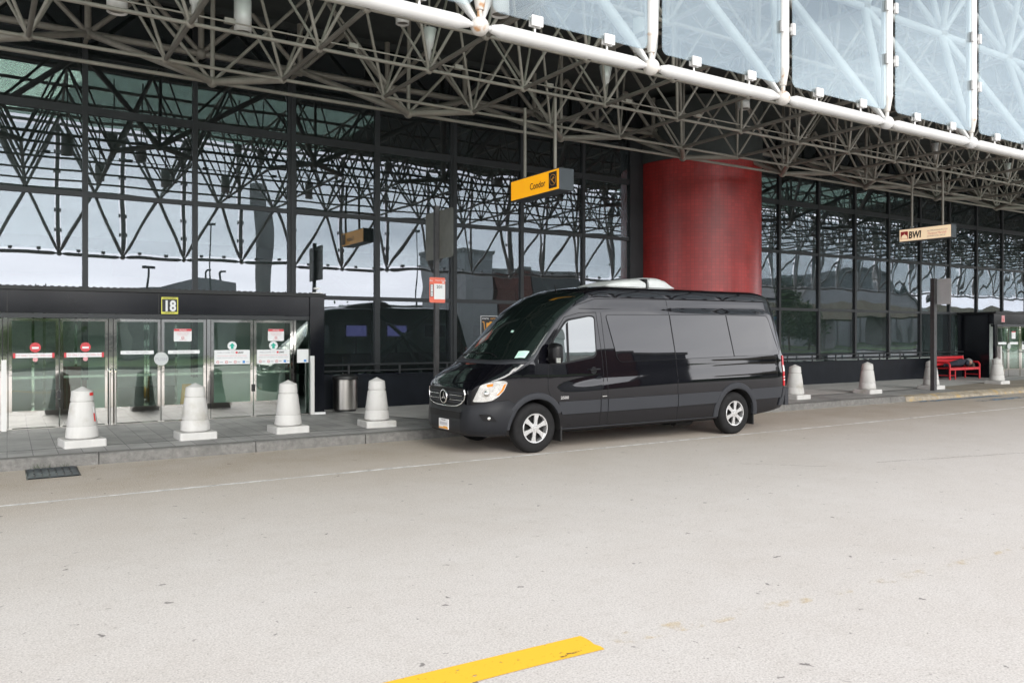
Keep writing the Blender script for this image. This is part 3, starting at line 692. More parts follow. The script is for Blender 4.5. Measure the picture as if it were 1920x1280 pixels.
# stickers on the glass
yg = YV+.021
for k, d in ((4, L[4]), (5, L[5])):
    a, b = leaves[k]
    flat(d, 'exit_strip', M['white'], a+.075, 1.385, b-.075, 1.465, yg)
    for p, q in ((a+.068, a+.105), (b-.105, b-.068)): flat(d, 'strip_end', M['red_ink'], p, 1.380, q, 1.470, yg-.004)
    words(d, 'lettering', 'EXIT ONLY DOORS OPEN OUT', M['pink_ink'], (a+b)/2, 1.407, .052, yg-.002, squeeze=.78)
    disc(d, 'no_entry_sign', M['red_ink'], (a+b)/2+.02, 1.565, .085, yg)
    flat(d, 'no_entry_bar', M['white'], (a+b)/2-.032, 1.540, (a+b)/2+.072, 1.575, yg-.003)
    disc(d, 'no_entry_foot', M['pink_ink'], (a+b)/2+.02, 1.355, .04, yg+.001, .001)
for k, d in ((6, L[6]), (7, L[7])):
    a, b = leaves[k]
    flat(d, 'pull_strip', M['white'], a+.12, 1.425, b-.12, 1.49, yg)
    words(d, 'lettering', 'PULL DOORS TO OPEN', M['grey_ink'], (a+b)/2, 1.442, .045, yg-.002, squeeze=.8)
disc(v, 'push_plate', M['frosted'], 2.445, 1.335, .125, YV-.012, .012)
words(v, 'push_plate_lettering', 'PUSH', M['grey_ink'], 2.445, 1.30, .09, YV-.014, bold=.01)
def notice(d, x):
    flat(d, 'notice', M['white'], x-.16, 1.66, x+.16, 1.90, yg, r=.02); flat(d, 'notice_band', M['red_ink'], x-.158, 1.853, x+.158, 1.898, yg-.003, r=.015)
    words(d, 'lettering', 'NOTICE', M['white'], x, 1.862, .036, yg-.005, bold=.01)
    for i, (s_, z) in enumerate((('SMOKING IS PROHIBITED', 1.826), ('WITHIN 25 FEET OF', 1.796), ('THIS ENTRANCE', 1.766))): words(d, 'lettering', s_, M['pink_ink'], x, z, .024, yg-.002)
    mb = MB(); mb.lathe((x, yg-.002, 1.727), [(.020, -.001), (.026, -.001), (.026, .001), (.020, .001), (.020, -.001)], 18, axis='Y'); mb.box(x-.012, yg-.003, 1.724, x+.012, yg-.001, 1.730); mb.build('no_smoking_mark', M['red_ink'], d)
    words(d, 'lettering', 'THANK YOU', M['pink_ink'], x, 1.68, .022, yg-.002)
notice(L[7], 2.83); notice(L[9], 4.60)
for k in (8, 9):
    d = L[k]; a, b = leaves[k]; xm = (a+b)/2
    disc(d, 'arrow_disc', M['white'], xm+.0, 1.565, .088, yg)
    mb = MB(); mb.prism([(-.025, -.055), (.025, -.055), (.025, .0), (.06, .0), (0, .062), (-.06, .0), (-.025, .0)], RX, UZ, (xm, yg-.003, 1.562), (0, .002, 0)); mb.build('arrow', M['green_ink'], d)
    flat(d, 'welcome_strip', M['white'], a+.064, 1.205, b-.064, 1.485, yg)
    words(d, 'lettering', 'WELCOME TO', M['grey_ink'], xm-.12, 1.42, .045, yg-.002, squeeze=1.1)
    flat(d, 'emblem', M['red_ink'], xm+.065, 1.415, xm+.105, 1.455, yg-.002)
    words(d, 'lettering', 'BWI', M['ink'], xm+.16, 1.415, .052, yg-.002, bold=.02, shear=.25)
    words(d, 'lettering', 'FACE COVERINGS AND SIX FEET APART PLEASE', M['pink_ink'], xm, 1.365, .026, yg-.002)
    words(d, 'lettering', 'THANK YOU FOR KEEPING THE TERMINAL CLEAN', M['grey_ink'], xm, 1.325, .026, yg-.002)
    for i in range(4):
        xx = a+.13+i*.165
        mb = MB()
        if i < 3: mb.lathe((xx, yg-.002, 1.25), [(.020, -.001), (.027, -.001), (.027, .001), (.020, .001), (.020, -.001)], 18, axis='Y'); mb.box(xx-.012, yg-.003, 1.247, xx+.012, yg-.001, 1.253)
        else: mb.box(xx-.024, yg-.003, 1.226, xx+.024, yg-.001, 1.274)
        mb.build('pictogram', M['red_ink'] if i < 3 else M['blue_ink'], d)
        flat(d, 'caption', M['grey_ink'], xx+.04, 1.243, xx+.10, 1.257, yg-.0015, .001)
flat(v, 'side_strip', M['white'], 5.03, 1.21, 5.27, 1.485, YV+.016, .003)
flat(v, 'side_pictogram', M['blue_ink'], 5.17, 1.226, 5.225, 1.274, YV+.013, .002)
# number plate
mb = MB(); mb.box(2.44, YV-.047, 2.175, 2.735, YV-.022, 2.492); mb.build('number_plate', M['ink'], v)
mb = MB()
for a, b, c, d in ((2.44, 2.175, 2.735, 2.215), (2.44, 2.452, 2.735, 2.492), (2.44, 2.2155, 2.455, 2.4515), (2.72, 2.2155, 2.735, 2.4515)): mb.box(a, YV-.051, b, c, YV-.0475, d)
mb.build('plate_border', M['plaque_yellow'], v)
words(v, 'plate_number', '18', M['white'], 2.588, 2.236, .275, YV-.052, bold=.036, squeeze=.80)
words(v, 'plate_lettering', 'DOOR NUMBER', M['ink'], 2.588, 2.460, .030, YV-.053, bold=.01)
words(v, 'plate_lettering', 'UPPER LEVEL', M['ink'], 2.588, 2.184, .030, YV-.053, bold=.01)
# pull handles
mb = MB()
for xx, yy in ((1.57, YV-.10), (1.66, YV-.12)):
    mb.poly([(xx, yy+.09, 1.12), (xx, yy, 1.16), (xx, yy-.02, 1.12), (xx, yy-.02, .165)], .018, n=12)
mb.build('guard_rail', M['chrome'], v)
mb = MB()
for xx in (.772, 4.147): mb.box(xx-.028, YV-.03, .66, xx+.028, YV+.008, .80)
mb.build('lock_box', M['black'], v)
mb = MB(); mb.box(5.31, YV-.14, 2.637, 5.52, YV-.02, 2.655); mb.tube((5.41, YV-.08, 2.655), (5.41, YV-.08, 2.72), .008, n=6); mb.box(5.35, YV-.13, 2.72, 5.46, YV-.05, 2.755); mb.build('floodlight', M['clip'], v)
# light posts flanking the doors
def flank(x, lab, foot):
    t = thing('sensor_post', lab, 'post', (x, YV-.12, .15), 'pale upright posts beside the doors')
    mb = MB(); mb.box(x-.04, YV-.17, .15, x+.035, YV-.09, 1.35); mb.build('housing', M['clip'], t)
    if foot: mb = MB(); mb.box(x+.036, YV-.19, .151, x+.26, YV-.08, .19); mb.build('foot', M['white'], t)
flank(5.30, 'slim pale grey post at the right end of the door vestibule with foot', True)
flank(-.045, 'pale grey post left of the red exit only stickers, cut by the edge', False)
# inside the vestibule: inner doors, red bin, yellow floor sign
mb = MB(); mb.box(-4, 19.0, .157, 5.5, 19.1, 3.5); 
t = thing('inner_lobby', 'green grey inner lobby wall with glazed doors behind the entrance doors', 'lobby', (1, 19, .156))
mb = MB()
for a, b in ((-4.2, -.2), (1.4, 1.9), (3.2, 5.6)): mb.box(a, 19.0, .157, b, 19.1, 3.55)
mb.box(-4.2, 19.0, 2.25, 5.6, 19.1, 3.56) if False else None
mb.build('wall', M['interior'], t)
for a in (-.15, .62, 1.95, 2.58):
    mb = MB(); mb.box(a, 19.02, .16, a+.05, 19.06, 2.3); mb.box(a+.57, 19.02, .16, a+.62, 19.06, 2.3); mb.box(a+.05, 19.02, 2.22, a+.57, 19.06, 2.3); mb.build('inner_door', M['chrome'], t)
t = tag(MB().box(.95, 18.1, .157, 1.35, 18.5, 1.15).build('recycling_bin', M['brick_red']), 'tall dark red bin standing inside behind the exit only doors', 'bin')
t = thing('wet_floor_sign', 'yellow wet floor sign inside the doors, behind the second bollard', 'floor sign', (3.0, 16.75, .156))
mb = MB(); mb.prism([(-.14, 0), (.14, 0), (.085, .66), (-.085, .66)], RX, (0, .12, 1), (3.0, 16.68, .157), (0, .012, 0)); mb.build('front_panel', M['orange'], t)
mb = MB(); mb.prism([(-.14, 0), (.14, 0), (.085, .66), (-.085, .66)], RX, (0, -.12, 1), (3.0, 16.86, .157), (0, .012, 0)); mb.build('back_panel', M['orange'], t)
# right-hand vestibule
YR = 15.75
v2 = vestibule('door_vestibule', 'black windowless vestibule side with chrome doors beyond the red bench', 31.3, 38.4, YR, None, [(31.50, 31.56), (33.30, 33.36), (35.1, 35.16)], None, None)
mb = MB(); mb.box(31.3, YR-.05, .15, 31.49, YR+.018, 2.166); mb.build('pillar', M['black_panel'], v2)
for k, (a, b) in enumerate(((31.57, 32.42), (32.43, 33.29), (33.37, 34.2), (34.21, 35.09))):
    d = door_leaf(v2, a, b, YR+.01, 2.075)
    flat(d, 'strip', M['white'], a+.12, 1.40, b-.12, 1.49, YR+.021)
    if k == 1: flat(d, 'notice', M['white'], a+.25, 1.62, a+.55, 1.9, YR+.021); flat(d, 'notice_band', M['red_ink'], a+.25, 1.86, a+.55, 1.9, YR+.018)
    if k == 2: flat(d, 'poster', M['white'], a+.1, 1.2, a+.7, 1.5, YR+.021)
disc(v2, 'push_plate', M['frosted'], 32.425, 1.335, .12, YR-.012, .012)
mb = MB(); mb.poly([(31.75, YR-.05, 1.12), (31.75, YR-.12, 1.12), (31.75, YR-.14, .165)], .022, n=10); mb.poly([(33.0, YR-.05, 1.12), (33.0, YR-.4, 1.12), (33.0, YR-.43, 1.05), (33.0, YR-.43, .16)], .022, n=10); mb.build('guard_rail', M['chrome'], v2)
flat(v2, 'number_plate', M['pink_ink'], 31.85, 2.25, 32.08, 2.5, YR-.024)
words(v2, 'plate_number', '16', M['red_ink'], 31.965, 2.29, .17, YR-.027, bold=.02, squeeze=.7)
t = thing('sensor_post', 'pale grey post behind the rightmost bollard, by the far doors', 'post', (31.42, YR-.2, .15), 'pale upright posts beside the doors')
mb = MB(); mb.box(31.38, YR-.22, .15, 31.47, YR-.1, 1.35); mb.build('housing', M['clip'], t)
# ---------------------------------------------------------------- bollards
def bollard_proto():
    t = thing('bollard', '', 'bollard', (0, 0, 0), 'concrete bollards along the kerb')
    mb = MB(); o = rrect(-.28, -.28, .28, .28, .03, 3); o2 = [(a*.975, b*.975) for a, b in o]; n = len(o)
    v_ = [(a, b, 0) for a, b in o]+[(a, b, .095) for a, b in o]+[(a, b, .11) for a, b in o2]
    mb.add(v_, [tuple(range(n))[::-1], tuple(range(2*n, 3*n))]+[(k*n+i, k*n+(i+1) % n, (k+1)*n+(i+1) % n, (k+1)*n+i) for k in (0, 1) for i in range(n)]); mb.build('base_slab', M['concrete'], t)
    mb = MB(); mb.lathe((0, 0, 0), [(a*.94, b) for a, b in [(.20, .111), (.20, .125), (.237, .128), (.240, .14), (.223, .275), (.218, .282), (.211, .283), (.210, .299), (.216, .301), (.219, .307), (.171, .633), (.166, .640), (.157, .641), (.157, .659)]], 40); mb.build('shaft', M['concrete'], t, sharp=35)
    mb = MB(); mb.lathe((0, 0, 0), [(a*.94, b) for a, b in [(.157, .660), (.162, .661), (.166, .667), (.152, .80), (.146, .81), (.001, .875)]], 40); mb.build('cap', M['concrete'], t, sharp=28)
    return t
bp0 = bollard_proto()
BL = [(.94, 13.44, .12, 'white concrete bollard with red reflective tape, leftmost of the row'),
      (2.53, 13.45, .02, 'pale concrete bollard in front of the doors, yellow floor sign behind it'),
      (4.02, 13.47, .04, 'concrete bollard in front of the WELCOME TO doors'),
      (5.62, 13.46, -.05, 'smooth white concrete bollard beside the steel litter bin'),
      (17.05, 13.45, .03, 'pale concrete bollard partly hidden behind the tail of the van'),
      (20.35, 13.62, .0, 'concrete bollard standing alone between van and brown signpost'),
      (23.55, 13.65, .0, 'concrete bollard half hidden by the brown signpost'),
      (27.75, 13.85, .0, 'concrete bollard right of the red bench, before the far doors')]
for k, (x, y, a, lab) in enumerate(BL):
    o = bp0 if k == 0 else copy_tree(bp0)
    o.location = (x, y, .15); o.rotation_euler.z = a; o['label'] = lab
# red tape, on the first bollard only
def tape(z0, z1, a0, a1, m, name):
    rr = lambda z: np.interp(z, [.305, .635, .664, .80], [.219, .171, .166, .152])*.94+.0025
    mb = MB(); mb.grid([[(rr(z)*math.cos(a), rr(z)*math.sin(a), z) for a in np.linspace(a0, a1, 6)] for z in (z0, z1)]); o = mb.build(name, m); o.parent = bp0
tape(.74, .785, R(-60), R(-15), M['red_tape'], 'reflective_tape'); tape(.36, .48, R(-48), R(-38), M['red_tape'], 'reflective_tape'); tape(.482, .58, R(-48), R(-38), M['white'], 'reflective_tape'); tape(.50, .60, R(0), R(14), M['red_tape'], 'reflective_tape')
# ---------------------------------------------------------------- litter bin
t = thing('litter_bin', 'round brushed steel litter bin with black lid by the pillar', 'litter bin', (6.12, 16.38, .15))
c = (6.12, 16.38, .15)
mb = MB(); mb.lathe(c, [(.22, 0), (.22, .05), (.20, .051)], 36); mb.build('foot', M['black_rubber'], t)
mb = MB(); mb.lathe(c, [(.20, .052), (.255, .053), (.255, .68), (.24, .69)], 48); mb.build('drum', M['steel'], t, sharp=40)
mb = MB(); mb.lathe(c, [(.24, .691), (.275, .692), (.275, .73), (.262, .76), (.20, .79), (.12, .795), (.119, .72), (.001, .71)], 48); mb.build('lid', M['black'], t, sharp=40)
# ---------------------------------------------------------------- signposts
t = thing('signpost', 'brown steel signpost with red and white 201 plate, in front of the van', 'signpost', (6.87, 13.56, .15))
mb = MB(); mb.box(6.83, 13.53, .15, 6.91, 13.61, 4.22); mb.build('post', M['post'], t)
mb = MB(); o = rrect(12.99, 3.22, 14.12, 4.13, .05, 4)
mb.prism(o, (0, 1, 0), (0, 0, 1), (6.915, 0, 0), (.006, 0, 0)); mb.build('traffic_sign_back', M['sign_back'], t)
mb = MB(); mb.box(6.77, 13.535, 3.15, 6.80, 13.60, 4.20) if False else mb.box(6.922, 13.45, 3.35, 6.935, 13.69, 3.40).box(6.922, 13.45, 3.95, 6.935, 13.69, 4.0); mb.build('bracket', M['post'], t)
mb = MB(); mb.prism(rrect(-.165, 0, .165, .475, .025, 4), RX, UZ, (6.865, 13.518, 2.39), (0, .006, 0)); pl = mb.build('stop_plate', M['coral'], t)
flat(pl, 'white_field', M['white'], 6.795+.0, 2.455, 7.025, 2.745, 13.513); flat(pl, 'side_field', M['ink'], 6.712, 2.50, 6.783, 2.735, 13.513); flat(pl, 'side_letters_field', M['white'], 6.724, 2.51, 6.770, 2.725, 13.510)
words(pl, 'stop_number', '201', M['ink'], 6.91, 2.66, .085, 13.511, bold=.012, squeeze=1.05)
for i, ch in enumerate('STOP'): words(pl, 'side_lettering', ch, M['ink'], 6.747, 2.678-.052*i, .045, 13.507, bold=.02)
words(pl, 'header_lettering', 'Airport Shuttle', M['white'], 6.93, 2.80, .036, 13.512); words(pl, 'header_lettering', 'Bus', M['white'], 6.735, 2.79, .045, 13.512); flat(pl, 'header_mark', M['white'], 6.965, 2.765, 7.01, 2.785, 13.512, .003)
t = thing('signpost', 'tall brown signpost with pale plate, standing at the kerb near the bench', 'signpost', (22.9, 13.2, .15))
mb = MB(); mb.box(22.83, 13.14, .15, 22.97, 13.26, 3.42); mb.build('post', M['post'], t)
mb = MB(); mb.prism(rrect(-.56, 0, .06, .74, .04, 4), (.15, 1, 0), (0, 0, 1), (22.99, 13.25, 2.66), (.008, 0, 0)); mb.build('traffic_sign_back', M['sign_back_pale'], t)
# ---------------------------------------------------------------- hanging signs
def hanging_sign(x, y0, y1, z0, z1, face, lab, rods, depth=.14):
    t = thing('hanging_sign', lab, 'hanging sign', (x, (y0+y1)/2, z0))
    mb = MB(); mb.box(x, y0, z0, x+depth, y1, z1); mb.build('housing', M['sign_box'], t)
    mb = MB(); mb.box(x-.006, y0+.012, z0+.014, x-.001, y1-.012, z1-.014); mb.build('lit_face', M[face], t)
    for yy in rods:
        mb = MB(); mb.tube((x+.05, yy, z1), (x+.05, yy, ZU-.02), .03, n=12); mb.build('rod', M['strut'], t)
    return t
FR, FU = (0, -1, 0), (0, 0, 1)
def sgn(x, y, z): return (x*2, y*2, HC+(z-HC)*2)
def face_text(txt, size, y, z, x, m, t, **k): return text_mb(txt, size*2, sgn(x, y, z), FR, FU, .002, 'LEFT', **k).build('lettering', M[m], t)
def face_shape(pts, y, z, x, mb=None): mb = mb or MB(); o = sgn(x, y, z); mb.prism([(a*2, b*2) for a, b in pts], FR, FU, o, (-.002, 0, 0)); return mb
def big_sign(x, y0, y1, z0, z1, face, lab, rods, depth):
    return hanging_sign(x*2, y0*2, y1*2, HC+(z0-HC)*2, HC+(z1-HC)*2, face, lab, [r*2 for r in rods], depth*2)
t = big_sign(4.18, 5.83, 6.64, 3.095, 3.29, 'sign_yellow', 'lit yellow airline sign with black lettering hanging from the canopy', (6.43, 5.93), .16)
xx = 4.173
face_text('Condor', .088, 6.30, 3.155, xx, 'ink', t, bold=.012, squeeze=.92)
lg = face_shape([(0, 0), (.125, 0), (.125, .145), (0, .145)], 5.985, 3.12, xx).build('logo_field', M['ink'], t)
o = sgn(xx-.001, 5.9225, 3.1925); mb = MB(); mb.lathe(o, [(.092, -.0012), (.102, -.0012), (.102, .0012), (.092, .0012), (.092, -.0012)], 40, axis='X')
face_shape([(-.034, .012), (-.012, .010), (.012, .030), (.030, .012), (.006, .008), (-.004, -.002), (.034, -.036), (.026, -.038), (-.016, -.004)], 5.9225, 3.1925, xx-.001, mb).build('emblem', M['orange'], lg)
def airport_sign(x, y0, y1, z0, z1, lab, rods, depth, xx, side=1):
    t = big_sign(x, y0, y1, z0, z1, 'sign_cream', lab, rods, depth)
    lg = face_shape([(0, 0), (.105, 0), (.105, .105), (0, .105)], 6.545, 3.115, xx).build('emblem_field', M['red_ink'], t)
    face_shape([(.008, .004), (.097, .004), (.097, .022), (.09, .045), (.07, .058), (.057, .062), (.054, .09), (.051, .062), (.036, .058), (.016, .045), (.008, .022)], 6.545, 3.115, xx-.0006).build('dome_emblem', M['sign_cream'], lg)
    face_text('BWI', .130, 6.432, 3.12, xx, 'ink', t, bold=.035, squeeze=.74, shear=.12)
    face_text('BALTIMORE/WASHINGTON', .030, 6.165, 3.185, xx, 'grey_ink', t, squeeze=.75)
    face_text('Thurgood Marshall', .042, 6.165, 3.145, xx, 'pink_ink', t, shear=.3, squeeze=.8)
    face_text('INTERNATIONAL AIRPORT', .028, 6.165, 3.112, xx, 'grey_ink', t, squeeze=.75)
    return t
airport_sign(10.55, 5.84, 6.57, 3.08, 3.255, 'lit cream airport sign with red dome emblem hanging right of the column', (6.40, 5.97), .12, 10.543)
# ---------------------------------------------------------------- poster in the window
t = thing('cart_poster', 'black and orange luggage cart poster on the glass behind the van nose', 'poster', (10.13, 17.08, 1.5))
y0 = YW-.012
flat(t, 'panel', M['white'], 9.90, 1.70, 10.38, 2.25, y0, .006); flat(t, 'black_field', M['ink'], 9.913, 1.78, 10.367, 2.238, y0-.004); flat(t, 'footer', M['plaque_yellow'], 9.913, 1.62, 10.367, 1.772, y0-.004)
words(t, 'lettering', 'smarte', M['white'], 9.93, 2.165, .075, y0-.006, 'LEFT', squeeze=.95); words(t, 'lettering', 'carte', M['orange'], 10.175, 2.165, .075, y0-.006, 'LEFT', squeeze=.95)
mb = MB(); mb.prism(rrect(10.06, 1.915, 10.31, 2.08, .015), RX, UZ, (0, y0-.007, 0), (0, .003, 0)); mb.prism([(10.15, 2.08), (10.22, 2.08), (10.215, 2.11), (10.155, 2.11)], RX, UZ, (0, y0-.007, 0), (0, .003, 0)); mb.box(10.0, y0-.007, 1.87, 10.34, y0-.004, 1.885)
mb.prism([(9.94, 2.09), (9.94, 2.11), (9.995, 2.11), (10.03, 1.87), (10.01, 1.87), (9.978, 2.09)], RX, UZ, (0, y0-.007, 0), (0, .003, 0)); mb.build('cart_picture', M['orange'], t)
for xx_, rr in ((10.02, .045), (10.26, .032)): disc(t, 'cart_wheel', M['orange'], xx_, 1.845, rr, y0-.0075)
words(t, 'lettering', 'RENT A CART', M['grey_ink'], 10.14, 1.67, .06, y0-.006)
t = thing('vending_cabinet', 'dark cart rental cabinet standing behind the glass by the van nose', 'cabinet', (10.1, 17.6, .156))
mb = MB(); mb.box(9.55, 17.4, .157, 11.3, 17.9, 1.30); mb.build('body', M['interior_dark'], t); flat(t, 'front_edge', M['steel'], 9.55, 1.26, 11.3, 1.30, 17.395)
words(t, 'lettering', 'FREE CARTS', M['grey_ink'], 10.4, 1.12, .12, 17.396)
# ---------------------------------------------------------------- bench and sleeper
t = thing('bench', 'red painted bench on the pavement beside the black vestibule', 'bench', (29.6, 16.2, .15))
bx0, bx1, by0, by1 = 28.65, 30.65, 15.92, 16.45
for xx_ in (bx0, bx1):
    mb = MB(); mb.poly([(xx_, by0, .15), (xx_, by0, .70), (xx_, by0+.06, .76), (xx_, by1-.05, .78)], .035, n=8); mb.poly([(xx_, by1, .15), (xx_, by1, .5), (xx_, by1+.1, .98)], .03, n=8); mb.tube((xx_, by0, .3), (xx_, by1, .3), .02)
    mb.build('end_frame', M['bench_red'], t)
mb = MB(); mb.tube((bx0+.45, by0+.05, .15), (bx0+.45, by0+.05, .52), .025); mb.tube((bx0, by0+.03, .3), (bx0+.45, by0+.05, .3), .015); mb.build('leg', M['bench_red'], t)
mb = MB(); mb.box(bx0+.04, by0, .53, bx1-.04, by0+.17, .575); mb.box(bx0+.04, by0+.185, .535, bx1-.04, by1-.02, .57); mb.box(bx0+.04, by0-.012, .49, bx1-.04, by0-.002, .575); mb.build('seat', M['bench_red'], t)
mb = MB()
for z in (.64, .76, .88): mb.box(bx0+.03, by1+.02+(z-.6)*.18, z, bx1-.03, by1+.05+(z-.6)*.18, z+.095)
mb.build('backrest', M['bench_red'], t)
zb = .575
P_ = [(29.62, 16.18, zb+.17), (29.85, 16.18, zb+.19), (30.08, 16.18, zb+.21), (30.20, 16.18, zb+.20), (30.36, 16.17, zb+.19),
      (29.35, 16.05, zb+.16), (29.05, 16.16, zb+.11), (28.86, 16.12, zb+.07),
      (29.33, 16.20, zb+.13), (29.03, 16.28, zb+.09), (28.84, 16.26, zb+.06),
      (30.05, 16.02, zb+.19), (29.86, 15.99, zb+.15), (30.02, 15.98, zb+.09)]
E_ = [(0, 1), (1, 2), (2, 3), (3, 4), (0, 5), (5, 6), (6, 7), (0, 8), (8, 9), (9, 10), (2, 11), (11, 12), (12, 13)]
Rr = [.15, .145, .16, .075, .105, .10, .075, .05, .10, .075, .05, .065, .05, .035]
me = skin_mesh(P_, E_, Rr, 2); me.materials.append(M['navy_cloth'])
pr = tag(link('person', me), 'person in dark clothes and grey hood asleep on the red bench', 'person')
mb = MB(); mb.lathe((30.35, 16.17, zb+.19), [(.001, -.16), (.07, -.15), (.125, -.06), (.135, .02), (.11, .10), (.06, .15), (.001, .16)], 16, axis='X'); mb.build('hood', M['grey_cloth'], pr)
mb = MB(); mb.sphere((30.30, 16.09, zb+.17), .075, 12, 8); mb.build('face', M['skin'], pr)
t = tag(MB().sphere((30.58, 16.15, zb+.09), .085, 12, 8).add([(30.45, 16.05, zb), (30.62, 16.05, zb), (30.62, 16.3, zb), (30.45, 16.3, zb), (30.47, 16.08, zb+.14), (30.6, 16.08, zb+.12), (30.6, 16.27, zb+.13), (30.47, 16.27, zb+.15)], [(0, 3, 2, 1), (4, 5, 6, 7), (0, 1, 5, 4), (1, 2, 6, 5), (2, 3, 7, 6), (3, 0, 4, 7)]).build('bundle', M['brown_cloth']), 'small brown cloth bundle at the head end of the red bench', 'bundle')
mb = MB(); mb.sphere((31.0, 15.45, .21), .055, 10, 7); mb.lathe((31.0, 15.45, .15), [(.04, 0), (.05, .08), (.04, .09)], 12); tag(mb.build('paper_cup', M['white']), 'crumpled white paper cup on the ground between bench and bollard', 'cup')
# ---------------------------------------------------------------- van
VX0,VYC=5.75,10.98
def ip(x,xs,ys): return float(np.interp(x,xs,ys))
def sst(a,b,x):
    t=min(1,max(0,(x-a)/(b-a)));return t*t*(3-2*t)
def zsh(s): return ip(s,[0,.05,.1,.2,.33,.42,.7,.94,1.2,1.45,1.8,2.1,2.5,6.1,6.4,6.6,6.73],[.93,.97,1.03,1.085,1.12,1.145,1.27,1.41,1.73,2.03,2.30,2.46,2.53,2.53,2.51,2.47,2.43])
def ztop(s): return ip(s,[0,.04,.1,.2,.3,.56,.86,1.16,1.47,1.78,2.1,2.5,2.8,6.2,6.5,6.73],[.96,1.02,1.08,1.17,1.245,1.41,1.735,2.04,2.28,2.44,2.55,2.60,2.615,2.61,2.575,2.53])
def zbot(s): return ip(s,[0,.3,.6,5.7,6.3,6.73],[.30,.28,.31,.31,.37,.44])
def base(z): return ip(z,[.2,.3,.45,.6,.75,1.0,1.2,1.36,1.5,1.65,1.8,2.0,2.14,2.3,2.4,2.5,2.56],[.93,.945,.965,.978,.985,.988,.987,.982,.969,.9535,.938,.9185,.9055,.8885,.874,.855,.838])
def taper(s): return ip(s,[0,.015,.03,.05,.07,.1,.14,.2,.27,.35,.45,.6,.8,1.0,6.4,6.55,6.65,6.73],[.50,.59,.645,.695,.73,.775,.815,.86,.895,.925,.95,.975,.992,1,1,.988,.965,.91])
def crz(s): # crease bottom, top z
    return ip(s,[1.2,1.43,2.25,3.89,6.6],[.95,.975,1.015,1.06,1.11]), ip(s,[1.2,1.43,2.25,3.89,6.6],[.96,.985,1.062,1.165,1.212])
def W(s,z):
    w=base(z)
    cb,ct=crz(s);k=sst(1.3,2.2,s)*.018
    w-=k*min(1,max(0,(z-cb)/(ct-cb)))
    w-=.010*sst(2.19,2.21,z)*sst(1.9,2.3,s)
    return w*taper(s)
def shear(s,z): return ip(z,[.4,.8,1.39,1.63,2.1,2.42,2.6],[-.06,0,-.03,-.10,-.2,-.30,-.36])*sst(5.7,6.73,s)
def P(s,z,off=0.,sg=1):
    def q(s,z): return np.array([VX0+s+shear(s,z),VYC-sg*W(s,z),z])
    p=q(s,z)
    if off:
        e=.01
        n=np.cross(q(s+e,z)-q(max(0,s-e),z),q(s,z+e)-q(s,z-e))
        n/=np.linalg.norm(n)
        if n[1]*sg>0:n=-n
        p=p+n*off
    return p
def Proof(s,a,off=0.):
    # a radians -pi/2..pi/2: angle from side(0) ; sign via cos
    def q(s,a):
        zs=zsh(s);zt=ztop(s);w=W(s,zs)
        z=zs+(zt-zs)*abs(np.sin(a))**.9
        return np.array([VX0+s+shear(s,z),VYC-w*np.cos(a),z])
    p=q(s,a)
    if off:
        e=.01
        n=np.cross(q(s+e,a)-q(s-e if s>e else s,a),q(s,a+e)-q(s,a-e))
        n/=np.linalg.norm(n)
        if n[2]<0:n=-n
        p=p+n*off
    return p
van = thing('van', 'black high roof passenger van parked along the kerb facing left', 'van', (9.2, VYC, 0))
SS = [0, .015, .03, .05, .07, .1, .14, .2, .27, .35]+list(np.arange(.45, 2.5, .08))+list(np.arange(2.55, 6.4, .16))+[6.4, 6.47, 6.55, 6.6, 6.65, 6.69, 6.715, 6.73]
FZ = [(z-1.22)/(2.53-1.22) for z in (1.32, 1.42, 1.55, 1.7, 1.85, 2.0, 2.1, 2.185, 2.215, 2.3, 2.38, 2.46)]
def ring(s):
    zb, zs = zbot(s), zsh(s); cb, ct = crz(s); ct = min(ct, zs-.03); cb = min(cb, ct-.01)
    zz = [zb+.045, .45, .58, .76, (.76+cb)/2, cb, ct]
    side = [(s, z) for z in zz]+[(s, ct+f*(zs-ct)) for f in FZ]
    w0 = W(s, zb)
    half = [np.array([VX0+s+shear(s, zb), VYC-y, zb]) for y in (w0*.5, w0-.06, w0-.012)]+[P(*p) for p in side]+[Proof(s, a) for a in np.linspace(0, math.pi/2, 9)[:-1]]
    top = Proof(s, math.pi/2); bot = np.array([VX0+s+shear(s, zb), VYC, zb])
    mir = lambda p: np.array([p[0], 2*VYC-p[1], p[2]])
    return [bot]+half+[top]+[mir(p) for p in half[::-1]]
rings = [ring(s) for s in SS]
mb = MB(); mb.grid(rings, closed=True)
n = len(rings[0]); mb.f.append(list(range(n))[::-1]); mb.m.append(0); mb.sm.append(False)
mb.f.append(list(range((len(SS)-1)*n, len(SS)*n))); mb.m.append(0); mb.sm.append(False)
body = mb.build('body', [M['van_paint'], M['well']], van)
AX = (VX0+1.0, VX0+5.325)
cut = MB()
for x in AX:
    for y0, y1 in ((9.5, 10.42), (11.54, 12.6)): cut.tube((x, y0, .365), (x, y1, .365), .455, n=48, mi=1)
cutter = cut.build('cutter', [M['van_paint'], M['well']])
md = body.modifiers.new('b', 'BOOLEAN'); md.object = cutter; md.operation = 'DIFFERENCE'; md.solver = 'EXACT'
cutter.location = -Vector(van.location)+Vector(van.location)
bpy.context.view_layer.update()
dg = bpy.context.evaluated_depsgraph_get(); me = bpy.data.meshes.new_from_object(body.evaluated_get(dg)); body.modifiers.clear(); body.data = me
bpy.data.objects.remove(cutter)
me.set_sharp_from_angle(angle=R(32))
